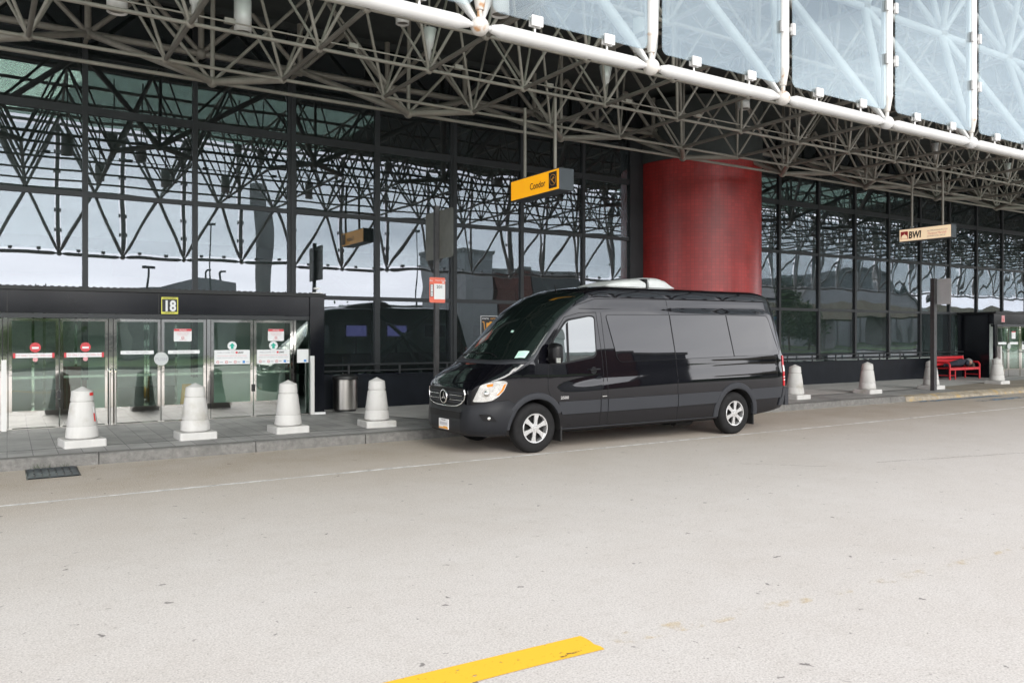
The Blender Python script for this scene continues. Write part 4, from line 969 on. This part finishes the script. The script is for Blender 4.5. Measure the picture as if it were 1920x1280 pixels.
def patch(name, poly, m, off, sg=1, thick=.004, parent=None, gs=.12, gz=.09, build=True, mb=None, mi=0):
    bm = bmesh.new(); f = bm.faces.new([bm.verts.new((p[0], p[1], 0)) for p in poly])
    for ax, st_, lo, hi in ((0, gs, min(p[0] for p in poly), max(p[0] for p in poly)), (1, gz, min(p[1] for p in poly), max(p[1] for p in poly))):
        v = lo+st_
        while v < hi-.005:
            bmesh.ops.bisect_plane(bm, geom=bm.verts[:]+bm.edges[:]+bm.faces[:], plane_co=(v, 0, 0) if ax == 0 else (0, v, 0), plane_no=(1, 0, 0) if ax == 0 else (0, 1, 0)); v += st_
    bm.verts.index_update(); bm.faces.index_update(); bm.verts.ensure_lookup_table(); bm.faces.ensure_lookup_table(); k = len(bm.verts)
    st2 = [(v.co.x, v.co.y) for v in bm.verts]
    vs = [P(s, z, off, sg) for s, z in st2]+[P(s, z, off-thick, sg) for s, z in st2]
    fs = [[v.index for v in f.verts] for f in bm.faces]; back = [[i+k for i in f[::-1]] for f in fs]
    rim = [[e.verts[0].index, e.verts[1].index, e.verts[1].index+k, e.verts[0].index+k] for e in bm.edges if len(e.link_faces) == 1]
    bm.free(); mb = mb or MB(); mb.add(vs, fs, mi, True); mb.add(vs, back, mi, True); o = len(mb.v)-2*k
    # rims share positions with the front/back copies
    mb.add(vs, rim, mi, False)
    return mb.build(name, m, parent if parent is not None else van) if build else mb
for sg in (1, -1):
    cab = [(1.24, 1.40), (1.335, 1.70), (1.60, 2.0), (2.06, 2.075), (2.145, 2.06), (2.145, 1.46), (1.5, 1.36), (1.28, 1.355)]
    patch('window_seal', round_poly([(1.215, 1.38), (1.32, 1.72), (1.585, 2.03), (2.06, 2.10), (2.17, 2.085), (2.17, 1.43), (1.5, 1.335), (1.25, 1.33)], [.02, .05, .08, .05, .07, .09, .05, .02]), M['van_trim'], .003, sg)
    g = patch('cab_window', round_poly(cab, [.02, .05, .08, .05, .06, .09, .05, .02]), M['van_cab_glass'], .0065, sg)
    patch('divider', [(1.565, 1.365), (1.61, 1.37), (1.625, 1.99), (1.58, 1.955)], M['van_trim'], .009, sg, parent=g)
    for pl in (round_poly([(2.395, 2.105), (3.772, 2.122), (3.862, 1.372), (2.60, 1.345)], [.05, .008, .008, .10]),
               round_poly([(3.786, 2.122), (5.140, 2.136), (5.282, 1.400), (3.876, 1.372)], .008),
               round_poly([(5.154, 2.136), (6.40, 2.13), (6.565, 1.42), (5.296, 1.401)], [.008, .09, .06, .008])):
        sw = patch('side_window', pl, M['van_glass'], .005, sg, thick=.006); MB().poly([P(a_, b_, .004, sg) for a_, b_ in pl], .0045, n=4, closed=True).build('window_rubber', M['van_trim'], sw)
    patch('window_shadow_band', [(2.42, 2.085), (3.74, 2.102), (3.745, 2.075), (2.43, 2.058)], M['van_trim'], .0058, sg, thick=.0005) if False else None
    zt = lambda s: ip(s, [1.4, 3.89, 6.6], [.757, .777, .815]); zl = lambda s: ip(s, [1.4, 3.89, 6.6], [.562, .575, .62])
    def arc(cx, r, lo, hi, n=12): return [(cx+r*math.cos(a), .365+r*math.sin(a)) for a in np.linspace(lo, hi, n)]
    for a, b in ((1.475, 2.215), (2.232, 2.362), (2.378, 3.886), (3.902, 4.86)):
        x1 = b if b < 4.8 else 4.86
        patch('side_moulding', [(a, zl(a)), (x1, zl(x1)), (x1 if b < 4.8 else 4.955, zt(x1)), (a if a > 1.5 else 1.40, zt(a))], M['van_plastic'], .014, sg, thick=.016)
    patch('side_moulding', [(5.80, zl(5.8)), (6.55, zl(6.55)), (6.57, zt(6.57)), (5.69, zt(5.7))], M['van_plastic'], .014, sg, thick=.016)
    for cx, ri, ro, lo, hi in ((1.0, .447, .545, R(28), R(178)), (5.325, .452, .560, R(-2), R(182))):
        n = 28; rows_ = []
        for off, r in ((-.03, ri), (.016, ri+.004), (.024, ri+.03), (.018, ro-.01), (-.003, ro)):
            rows_.append([P(cx+r*math.cos(a), max(.33, .365+r*math.sin(a)*1.02), off, sg) for a in np.linspace(lo, hi, n)])
        mb = MB(); mb.grid(rows_); mb.build('wheel_arch', M['van_plastic'], van, sharp=40)
    # crisp panel gaps
    L_ = lambda pts: MB().poly([P(s, z, .0005, sg) for s, z in pts], .0042, n=5).build('panel_gap', M['van_trim'], van)
    dens = lambda pts, k=6: [(pts[i][0]+(pts[i+1][0]-pts[i][0])*t/k, pts[i][1]+(pts[i+1][1]-pts[i][1])*t/k) for i in range(len(pts)-1) for t in range(k)]+[pts[-1]]
    L_(dens([(1.21, 1.34), (1.205, .97), (1.27, .82)])); L_(dens([(2.2, 2.14), (2.26, 1.6), (2.30, 1.1), (2.225, .76), (2.223, .34)])); L_(dens([(2.30, 2.14), (2.345, 1.5), (2.37, 1.1), (2.37, .34)]))
    L_(dens([(1.21, 1.40), (1.30, 1.74), (1.56, 2.06), (1.85, 2.13), (2.2, 2.145)], 4)); L_(dens([(3.772, 2.13), (3.74, 2.38)])); L_(dens([(3.87, 1.365), (3.893, 1.1), (3.894, .34)]))
    L_(dens([(1.86, 2.20), (4, 2.205), (6.62, 2.205)], 12)); L_(dens([(1.75, 2.235), (2.2, 2.36), (4, 2.385), (6.6, 2.39)], 12)); L_(dens([(1.2, .555), (1.42, .556)])) if False else None
    L_([(s, zsh(s)-.006) for s in np.linspace(.5, .95, 8)])
    L_(dens([(1.5, .555), (4.85, .565)], 16))
    # sill edge
    mb = MB(); mb.poly([P(s, zbot(s)+.03, .004, sg) for s in np.linspace(1.47, 4.84, 14)], .008, n=6); mb.build('sill_edge', M['van_plastic'], van)
    # door handle
    mb = MB(); a = P(2.0, 1.235, .03, sg); b = P(2.2, 1.245, .03, sg); mb.tube(a, b, .015, n=10); mb.tube(P(2.0, 1.235, 0, sg), a, .014); mb.tube(P(2.2, 1.245, 0, sg), b, .014); h = mb.build('door_handle', M['van_paint'], van)
    patch('handle_recess', [(2.10+.06*math.cos(t), 1.225+.06*math.sin(t)) for t in np.linspace(0, 2*math.pi, 18)[:-1]], M['van_trim'], .002, sg, thick=.001, parent=h)
    # headlamp
    hl = patch('headlight', round_poly([(.055, .80), (.095, .945), (.13, 1.045), (.215, 1.082), (.33, 1.108), (.45, 1.108), (.505, 1.085), (.447, .965), (.37, .882), (.274, .822), (.168, .802)], .02), M['lamp_clear'], .010, sg, thick=.02, gs=.05, gz=.05)
    patch('indicator', round_poly([(.36, .895), (.435, .965), (.482, 1.07), (.445, 1.055), (.40, .965), (.335, .90)], .01), M['amber'], .013, sg, thick=.003, parent=hl, gs=.05, gz=.05)
    patch('side_reflector', round_poly([(.20, 1.055), (.29, 1.07), (.28, 1.03), (.21, 1.02)], .01), M['amber'], .013, sg, thick=.003, parent=hl, gs=.05, gz=.05)
    patch('lamp_bezel', [(.20+.05*math.cos(t), .925+.058*math.sin(t)) for t in np.linspace(0, 2*math.pi, 22)[:-1]], M['steel'], .013, sg, thick=.003, parent=hl, gs=.05, gz=.05)
    c_ = P(.20, .925, .004, sg); mb = MB(); mb.sphere(c_, .045, 16, 10); mb.build('lamp_lens', M['lamp_lens'], hl)
    # tail lamp on the rear corner
    tl = patch('tail_light', [(6.615, .83), (6.725, .83), (6.725, 1.395), (6.63, 1.395)], M['red_lens'], .014, sg, thick=.03, gs=.03)
    for z0, z1 in ((1.10, 1.215), (.985, 1.005), (.93, .95)): patch('clear_band', [(6.618, z0), (6.722, z0), (6.722, z1), (6.62, z1)], M['white'], .0155, sg, thick=.003, parent=tl, gs=.03)
    # mirror
    mb = MB(); o = round_poly([(0, 0), (.235, .02), (.225, .30), (.02, .33)], .06, 5)
    base_ = Vector((VX0+1.29, VYC-sg*1.0, 1.345)); uu = Vector((.10, -sg*1.0, 0)).normalized(); k = len(o); rr_ = []
    for d_, sc_ in ((0, .96), (.015, 1.0), (.06, 1.0), (.11, .88), (.14, .55)):
        rr_.append([base_+uu*(.115+(p[0]-.115)*sc_)+Vector((0, 0, .16+(p[1]-.16)*sc_))+Vector((-d_, 0, 0)) for p in o])
    mb.grid(rr_, closed=True); mb.f.append(list(range(k))); mb.m.append(0); mb.sm.append(False); mb.f.append(list(range(4*k, 5*k))); mb.m.append(0); mb.sm.append(False)
    mr_ = mb.build('wing_mirror', M['van_trim'], van, sharp=50)
    mb = MB(); mb.tube(P(1.20, 1.42, -.02, sg), base_+uu*.03+Vector((-.03, 0, .07)), .03, n=10); mb.tube(P(1.22, 1.58, -.02, sg), base_+uu*.03+Vector((-.03, 0, .24)), .022, n=10); mb.build('mirror_arm', M['van_trim'], mr_)
    mb = MB(); mb.box(*(sorted((base_.x-.10, base_.x-.02))[0], min(base_.y-sg*.215, base_.y-sg*.238), 1.37, base_.x-.03, max(base_.y-sg*.215, base_.y-sg*.238), 1.44)); mb.build('repeater', M['lamp_clear'], mr_)
    mb = MB(); mb.grid([[base_+uu*(.115+(p[0]-.115)*.88)+Vector((0.002, 0, .16+(p[1]-.16)*.88)) for p in o], [base_+uu*.115+Vector((.003, 0, .16))]*k], closed=True, smooth=False); mb.build('mirror_glass', M['badge'], mr_)
    # fog lamp
    fg = patch('fog_light', round_poly([(.12, .625), (.255, .62), (.345, .515), (.165, .528)], .015), M['van_trim'], .042, sg, thick=.012, gs=.05, gz=.05)
    mb = MB(); mb.sphere(P(.235, .566, .036, sg), .030, 12, 8); mb.build('lens', M['lamp_clear'], fg)
    # mud flaps
    for s0 in (1.475, 5.80):
        mb = MB(); y0 = VYC-sg*.955; y1 = VYC-sg*.70; mb.box(VX0+s0-.012, min(y0, y1), .15, VX0+s0+.012, max(y0, y1), .50); mb.build('mud_flap', M['black_rubber'], van)
# windscreen
rows_ = []; rows2 = []
for t in np.linspace(0, 1, 22):
    r1, r2 = [], []
    for u in np.linspace(-1, 1, 31):
        s = (.54+.36*abs(u)**2.2)*(1-t)+(1.95+.06*abs(u)**2)*t; a = math.pi/2*(1+u)
        a = min(max(a, R(2)), R(178)); r1.append(Proof(s, a, .006)); r2.append(Proof(s, a, -.004))
    rows_.append(r1); rows2.append(r2)
mb = MB(); mb.grid(rows_); mb.grid(rows2)
wsn = mb.build('windscreen', M['van_windscreen'], van)
mb = MB(); cw = [[Proof(s0+.36*abs(u)**2.2+d_, min(max(math.pi/2*(1+u), R(3)), R(177)), o_) for u in np.linspace(-1, 1, 31)] for s0, d_, o_ in ((.455, 0, .002), (.455, 0, .008), (.538, 0, .010), (.538, 0, .0))]
mb.grid(cw); mb.build('cowl', M['van_plastic'], van)
def wpatch(name, m, s0, s1, a0, a1, off=.009):
    mb = MB(); mb.grid([[Proof(s, R(a), off) for a in np.linspace(a0, a1, 5)] for s in np.linspace(s0, s1, 4)]); mb.grid([[Proof(s, R(a), off-.002) for a in np.linspace(a0, a1, 5)] for s in np.linspace(s0, s1, 4)]); return mb.build(name, m, wsn)
pp = MB()
for o_ in (.0095, .008): pp.grid([[Proof((.70*(1-u)+.81*u)*(1-v)+(.80*(1-u)+.91*u)*v, R((31*(1-u)+15*u)*(1-v)+(35*(1-u)+19*u)*v), o_) for u in np.linspace(0, 1, 6)] for v in np.linspace(0, 1, 5)])
pp = pp.build('permit_card', M['paper'], wsn)
mb = MB()
for v in (.35, .62): mb.poly([Proof((.71*(1-u)+.80*u)*(1-v)+(.81*(1-u)+.90*u)*v, R((29.5*(1-u)+16.5*u)*(1-v)+(33.5*(1-u)+20.5*u)*v), .0112) for u in np.linspace(0, .9, 6)], .0022, n=4)
mb.build('card_lettering', M['green_ink'], pp)
wpatch('toll_tag', M['paper'], .965, .995, 68, 72)
mb = MB()
for a0, a1, s0 in ((60, 100, .61), (100, 140, .64)): mb.poly([Proof(s0+.03*math.sin(t*math.pi), R(a0+(a1-a0)*t), .018) for t in np.linspace(0, 1, 8)], .007, n=6)
mb.build('wiper', M['van_trim'], wsn)
# nose band: bumper, grille
def plan(v, z, send):
    if v <= .35: return 0.0, v/.35*W(0, z)
    t = (v-.35)/.65; s = send*t*t; return s, W(s, z)
def bulge(y): return .018*max(0, 1-(y/.78)**2)
def nose_pt(v, z, off, send):
    sg = 1 if v >= 0 else -1; v = abs(v); s, y = plan(v, z, send); s2, y2 = plan(min(1, v+.01), z, send); s1, y1 = plan(max(0, v-.01), z, send)
    t = Vector((s2-s1, y2-y1)); t.normalize(); nx, ny = -t.y, t.x
    if v < .01: nx, ny = -1, 0
    y_, x_ = y+ny*off, s+nx*off-bulge(y)
    return Vector((VX0+x_, VYC-sg*y_, z))
ztb = lambda s, y: (.70+.05*(y/.5)**2 if s <= .001 else ip(s, [0, .04, .18, .32, .42, .6, .8], [.75, .755, .80, .822, .77, .748, .745]))
vv = np.linspace(-1, 1, 73); rows_ = []
for t in np.linspace(0, 1, 11):
    r = []
    for v in vv:
        s, y = plan(abs(v), .6, .5); z = .285+(ztb(s, y)-.285)*t
        send = 1.0-math.sqrt(max(.0, .50**2-max(0, z-.365)**2)) if z > .365 else .50
        r.append(nose_pt(v, z, .012+.022*math.sin(math.pi*min(1, t*1.15))**.7-(.05*(1-t*5)**2 if t < .2 else 0), send))
    rows_.append(r)
mb = MB(); mb.grid(rows_); mb.grid([[p+Vector((.02, 0, 0)) for p in r] for r in (rows_[0], rows_[-1])]); bumper = mb.build('front_bumper', M['van_bumper'], van)
band = lambda name, m, v0, v1, z0, z1, off, parent, n=15: (lambda mb: mb.grid([[nose_pt(v, z, o, .5) for v in np.linspace(v0, v1, n)] for z, o in ((z0, off-.012), (z0, off), (z1, off), (z1, off-.012))], smooth=False).build(name, m, parent))(MB())
band('air_intake', M['van_trim'], -.40, .40, .535, .64, .040, bumper)
gr = band('grille', M['van_trim'], -.455, .455, .705, .985, .012, van, 25)
for k, z in enumerate((.775, .845, .915)):
    band('grille_bar', M['van_plastic'], -.44, .44, z-.012, z+.012, .026, gr, 25)
for sg in (1, -1):
    mb = MB(); mb.poly([nose_pt(sg*v, z, .022, .5) for v, z in ((.0, .705), (.15, .708), (.28, .725), (.38, .765), (.45, .82), (.462, .90), (.45, .965))], .010, n=8); mb.build('chrome_edge', M['badge'], gr)
    mb = MB(); mb.poly([nose_pt(sg*v, .88, .034, .5) for v in (.12, .25, .42)], .006, n=6); mb.poly([nose_pt(sg*v, .81, .034, .5) for v in (.12, .25, .42)], .006, n=6); mb.build('chrome_bar', M['badge'], gr)
cx_ = VX0-.018-.045; cz_ = .845
mb = MB(); mb.lathe((cx_, VYC, cz_), [(.092, -.012), (.108, -.012), (.112, 0), (.108, .012), (.092, .012), (.092, -.012)], 40, axis='X')
for k in range(3):
    a = R(90+120*k); c, s_ = math.cos(a), math.sin(a); w = .017
    q = [(-s_*w, c*w), (c*.098, s_*.098), (s_*w, -c*w)]
    mb.prism(q, (0, -1, 0), (0, 0, 1), (cx_-.006, VYC, cz_), (.012, 0, 0))
mb.build('star_emblem', M['badge'], gr)
mb = MB(); mb.lathe((cx_+.012, VYC, cz_), [(.001, 0), (.10, 0), (.10, .03)], 32, axis='X'); mb.build('emblem_disc', M['van_trim'], gr)
# licence plate
px_ = VX0-.018-.050
mb = MB(); mb.box(px_, VYC-.155, .345, px_+.012, VYC+.155, .50); lp = mb.build('licence_plate', M['white'], bumper)
NR = (0, -1, 0)
text_mb('MARYLAND', .026, (px_-.002, VYC, .474), NR, FU, .001, 'CENTER').build('plate_lettering', M['ink'], lp)
text_mb('LIMO 201', .066, (px_-.002, VYC, .405), NR, FU, .001, 'CENTER', bold=.01, squeeze=.8).build('plate_lettering', M['blue_ink'], lp) if False else None
mb = MB()
for i in range(7): mb.box(px_-.002, VYC-.12+i*.036, .405, px_-.0005, VYC-.12+i*.036+.022, .452)
mb.build('plate_characters', M['grey_ink'], lp)
mb = MB(); mb.box(px_-.003, VYC-.15, .35, px_-.0005, VYC+.15, .372); mb.box(px_-.003, VYC-.12, .372, px_-.0005, VYC+.0, .388); mb.build('plate_picture', M['orange'], lp)
# rear bumper, badge, roof unit
for sg in (1, -1): patch('rear_bumper', [(6.50, .47), (6.725, .47), (6.725, .80), (6.59, .80), (6.57, .62), (6.53, .60)], M['van_plastic'], .022, sg, thick=.03, gs=.04)
mb = MB(); mb.box(VX0+6.70, VYC-.93, .46, VX0+6.80, VYC+.93, .79); mb.build('rear_bumper', M['van_plastic'], van)
a = P(1.44, .80, .004); text_mb('2500', .062, a, (1, 0, 0), (0, 0, 1), .003, 'LEFT', bold=.02, squeeze=1.25).build('badge', M['badge'], van)
patch('side_marker', [(2.26, .805), (2.35, .807), (2.35, .818), (2.26, .816)], M['lamp_clear'], .004, 1, thick=.003)
def hump(name, st_, w=.44):
    mb = MB(); rr_ = []
    for s, h in st_:
        rr_.append([(VX0+s, VYC-w*math.copysign(abs(math.cos(a))**.55, math.cos(a)), 2.61+h*abs(math.sin(a))**.5) for a in np.linspace(0, math.pi, 19)])
    mb.grid(rr_); k = 19
    for r in (0, len(rr_)-1): mb.f.append([r*k+i for i in range(k)]); mb.m.append(0); mb.sm.append(False)
    return mb
u1 = hump('h', [(2.76, .005), (2.88, .06), (3.05, .105), (3.3, .135), (3.56, .165), (3.66, .12)]).build('roof_unit', M['roof_white'], van, sharp=50)
u2 = hump('h', [(3.72, .18), (3.8, .19), (4.0, .19), (4.14, .155), (4.32, .012)], .45).build('cover', M['roof_white'], u1, sharp=50)
mb = MB(); mb.box(VX0+3.66, VYC-.40, 2.60, VX0+3.78, VYC+.40, 2.76); mb.build('gap_shade', M['van_trim'], u1)  # black block standing in for the shade in the gap between the humps
mb = MB(); mb.tube((VX0+2.05, VYC, 2.52), (VX0+2.03, VYC, 2.62), .008, n=6); mb.build('aerial', M['van_trim'], van)
# wheels
def wheel(x, sg):
    y = VYC-sg*.955
    D_ = lambda d: y+sg*d
    prof = [(.215, .012), (.235, .004), (.30, -.004), (.345, .004), (.368, .028), (.377, .06), (.377, .17), (.36, .21), (.30, .23), (.215, .22)]
    mb = MB(); v_ = []
    mb.lathe((x, y, .377), [(r, sg*h) for r, h in prof], 56, axis='Y'); w = mb.build('wheel', M['tyre'], van, sharp=45)
    mb = MB(); mb.lathe((x, y, .377), [(r, sg*h) for r, h in [(.216, .016), (.226, .008), (.222, .004), (.207, .006), (.200, .03), (.20, .10)]], 48, axis='Y')
    # six flat spokes and the hub
    off_ = Vector((x, D_(.018), .377))
    for k in range(6):
        a = R(60*k+22); c, s_ = math.cos(a), math.sin(a)
        q = [(.05, -.030), (.12, -.027), (.206, -.043), (.206, .043), (.12, .027), (.05, .030)]
        pts = [(c*p-s_*q_, s_*p+c*q_) for p, q_ in q]
        mb.prism(pts, (1, 0, 0), (0, 0, 1), off_, (0, sg*.03, 0))
    mb.lathe((x, y, .377), [(r, sg*h) for r, h in [(.001, .006), (.032, .007), (.036, .014), (.07, .017), (.075, .03)]], 32, axis='Y')
    rim = mb.build('rim', M['alloy'], w, sharp=35)
    mb = MB(); mb.lathe((x, y, .377), [(r, sg*h) for r, h in [(.001, .085), (.20, .085)]], 32, axis='Y'); mb.build('brake_disc', M['well'], w)
    mb = MB()
    for k in range(6):
        a = R(60*k+52); mb.lathe((x+.058*math.cos(a), y, .377+.058*math.sin(a)), [(.001, sg*.010), (.010, sg*.011), (.010, sg*.02)], 8, axis='Y')
    mb.build('wheel_nut', M['steel'], w)
for x in AX:
    for sg in (1, -1): wheel(x, sg)
mb = MB(); mb.box(VX0+.9, VYC-.75, .26, VX0+5.6, VYC+.75, .32); mb.box(VX0+1.5, VYC-.3, .2, VX0+4.5, VYC+.2, .27); mb.tube((AX[1], VYC-.7, .37), (AX[1], VYC+.7, .37), .06); mb.tube((VX0+4.2, VYC-.55, .25), (VX0+4.6, VYC-.55, .25), .08); mb.build('underbody', M['well'], van)
# ---------------------------------------------------------------- across the road (seen mirrored in the glass)
mb = MB(); mb.box(-120, -13.25, -.05, 160, -13.0, .15); struct(mb.build('far_kerb', M['kerb']))
sheet('lawn', [(-120, -24), (160, -24), (160, -13.26), (-120, -13.26)], .10, M['grass'])
sheet('access_road', [(-150, -32), (220, -32), (220, -24.01), (-150, -24.01)], .03, M['asphalt'])
mb = MB(); ys = np.linspace(-30, -420, 8)
mb.grid([[(x, -70-18*j+6*math.sin(x*.01+j), 1.2*math.sin(j*.5)+j*.9+.6*math.sin(x*.03+j)) for x in np.linspace(-400, 700, 40)] for j in range(8)]); struct(mb.build('hills', M['grass']))
def bldg(name, lab, cat, x0, x1, y0, y1, h, m, floors=0, roof=None):
    t = thing(name, lab, cat, ((x0+x1)/2, (y0+y1)/2, 0))
    mb = MB(); mb.box(x0, y0, -.5, x1, y1, h); mb.build('wall', m, t)
    for k in range(floors):
        z = h*(k+.35)/floors if floors > 1 else h*.35
        mb = MB(); mb.box(x0+.4, y1+.002, z, x1-.4, y1+.05, z+h*.38/floors); mb.build('opening', M['building_dark'], t)
    mb = MB(); mb.box(x0-.15, y0-.15, h+.003, x1+.15, y1+.15, h+.35); mb.build('parapet', M['concrete_dark'], t)
    return t
g = bldg('parking_garage', 'long low concrete parking garage across the road, mirrored left of the van', 'garage', -60, 46, -62, -40, 4.2, M['concrete_dark'], 2)
t = thing('plant_house', 'grey plant house with a curved roof and two bent pipes, mirrored above the doors', 'building', (11.5, -30, 0))
mb = MB(); mb.prism([(7.6, 0), (15.4, 0), (15.4, 5.75), (12.5, 5.9), (11.2, 5.6), (10, 5.2), (7.6, 5.25)], RX, UZ, (0, -36, 0), (0, 4, 0)); mb.build('wall', M['building_grey'], t)
for x in (13.4, 14.5): mb = MB(); mb.poly([(x, -33, 5.7), (x, -33, 6.4), (x+.1, -33, 6.6), (x+.45, -33, 6.65)], .08, n=8); mb.build('vent_pipe', M['building_dark'], t)
tag(MB().tube((14.6, -20.5, 0), (14.6, -20.5, 12), .55, .5, n=20).build('concrete_pillar', M['concrete_dark']), 'thick round concrete pillar across the road, mirrored right of the plant house', 'pillar')
bldg('office_tower', 'pale grey block across the road, mirrored behind the van nose', 'building', 32.6, 36.4, -34, -26, 9.0, M['building_grey'], 0)
bldg('brick_block', 'red brick block across the road, mirrored beside the grey block', 'building', 36.8, 40.2, -34, -26.2, 7.4, M['brick_red'], 0)
bldg('service_block', 'dark clad service block across the road, mirrored left of the column', 'building', 40.5, 46, -36, -26.4, 7.1, M['building_dark'], 0)
t = thing('arrivals_hall', 'hall with a shallow arched roof across the road, mirrored right of the column', 'building', (126, -60, 0))
ar = [(x, 7.5+4.8*math.sin(math.pi*(x-108)/36)) for x in np.linspace(108, 144, 19)]
mb = MB(); mb.prism([(108, 0)]+ar+[(144, 0)], RX, UZ, (0, -75, 0), (0, 24, 0)); mb.build('wall', M['building_grey'], t)
mb = MB(); mb.grid([[(x, y, z+.02) for x, z in ar] for y in (-76, -50.4)]); mb.grid([[(x, y, z+.55) for x, z in ar] for y in (-76, -50.4)]); mb.grid([[(x, -50.4, z+d_) for x, z in ar] for d_ in (.02, .55)]); mb.build('roof', M['concrete_dark'], t)
for i in range(1, 12): mb = MB(); mb.box(108+3*i-.2, -50.99, 0, 108+3*i+.2, -50.7, 7); mb.build('column', M['concrete_dark'], t)
t = thing('elevated_road', 'elevated concrete road deck with piers across the road, mirrored low right', 'bridge', (100, -38, 0))
mb = MB(); mb.box(66, -43, 4.2, 220, -36, 5.3); mb.box(66, -36.3, 5.301, 220, -36.0, 6.1); mb.build('deck', M['building_tan'], t)
for x in range(72, 220, 14): mb = MB(); mb.box(x-.9, -41, 0, x+.9, -38, 4.2); mb.build('pier', M['concrete_dark'], t)
def lamp_post(x, y, h, lab):
    t = thing('street_lamp', lab, 'street lamp', (x, y, 0), 'street lamps across the road')
    mb = MB(); mb.tube((x, y, 0), (x, y, h), .06, .045, n=10); mb.build('pole', M['building_dark'], t)
    mb = MB(); mb.box(x-.3, y-.12, h, x+.3, y+.12, h+.16); mb.build('lamp_head', M['building_dark'], t)
lamp_post(7.6, -20, 5.8, 'street lamp across the road, mirrored above the left exit doors'); lamp_post(11.5, -22, 9, 'street lamp across the road, mirrored right of the 18 plate'); lamp_post(26.5, -22, 9.5, 'street lamp across the road, mirrored left of the 201 signpost'); lamp_post(78, -30, 10, 'street lamp across the road, mirrored beyond the red column')
t = thing('road_sign', 'blue overhead road sign across the road, mirrored right of the column', 'road sign', (71, -24.5, 0))
mb = MB(); mb.box(69, -24.5, 3.0, 72.6, -24.4, 3.7); mb.build('panel', M['blue_ink'], t)
for x in (69.3, 72.3): mb = MB(); mb.tube((x, -24.6, 0), (x, -24.6, 3.7), .07); mb.build('pole', M['building_dark'], t)
for k, x in enumerate((69.3, 70.6, 71.9)): mb = MB(); mb.prism([(-.25, -.2), (0, .25), (.25, -.2), (.12, -.2), (0, .05), (-.12, -.2)], (-1, 0, 0), UZ, (x, -24.39, 3.35), (0, .005, 0)); mb.build('arrow', M['white'], t)
def tree(x, y, h, w, lab, seed, tall=1.0):
    rnd = random.Random(seed); t = thing('tree', lab, 'tree', (x, y, 0), 'trees across the road')
    mb = MB(); mb.tube((x, y, 0), (x, y, h*.55), .16, .09, n=8)
    for k in range(5): a = rnd.random()*6.28; mb.tube((x, y, h*(.25+.07*k)), (x+w*.6*math.cos(a), y+w*.6*math.sin(a), h*(.5+.08*k)), .06, .02, n=5)
    mb.build('trunk', M['bark'], t)
    mb = MB(); cl = [(x+rnd.gauss(0, w*.42), y+rnd.gauss(0, w*.42), h*(.22+.72*rnd.random())) for _ in range(42)]
    for c in cl:
        tp = 1-.55*max(0, (c[2]/h-.45))/.55
        for _ in range(60):
            p = Vector((x+(c[0]-x)*tp+rnd.gauss(0, .33), y+(c[1]-y)*tp+rnd.gauss(0, .33), c[2]+rnd.gauss(0, .33))); d = Vector((rnd.gauss(0, 1), rnd.gauss(0, 1), rnd.gauss(0, 1))).normalized(); e = d.orthogonal().normalized(); f = d.cross(e); s_ = rnd.uniform(.10, .2)
            mb.add([p+e*s_, p+f*s_*.6, p-e*s_, p-f*s_*.6], [(0, 1, 2, 3)])
    mb.build('crown', M['leaf'], t)
for k, (x, y, h, w, lab) in enumerate(((68.5, -20.5, 7.6, 2.0, 'tall narrow dark tree across the road, mirrored beyond the column'), (72.5, -21.5, 5.0, 2.2, 'round bushy tree across the road, mirrored right of the tall narrow one'), (62, -19, 4.2, 2.0, 'low bushy tree across the road, mirrored left of the tall narrow one'),
    (1.5, -19, 4.0, 2.2, 'round tree across the road, mirrored in the exit only doors'), (-2.5, -20, 4.6, 2.3, 'leftmost round tree across the road, mirrored in the doors'), (20, -19.5, 3.6, 2.0, 'low tree across the road, mirrored near the steel litter bin'))): tree(x, y, h, w, lab, k+3)

# far-off wood along the horizon behind the access road
rnd = random.Random(11); mb = MB()
for k in range(5200):
    x = rnd.uniform(46, 330); hgt = 4.2+1.6*math.sin(x*.05)+1.1*math.sin(x*.19+1); z = hgt*rnd.random()**.8; y = -64+rnd.gauss(0, 2.5)
    d = Vector((rnd.gauss(0, 1), rnd.gauss(0, 1), rnd.gauss(0, 1))).normalized(); e = d.orthogonal().normalized(); f = d.cross(e); r_ = rnd.uniform(.6, 1.3); p = Vector((x, y, z))
    mb.add([p+e*r_, p+f*r_*.7, p-e*r_, p-f*r_*.7], [(0, 1, 2, 3)])
struct(mb.build('distant_wood', M['leaf']), 'stuff')
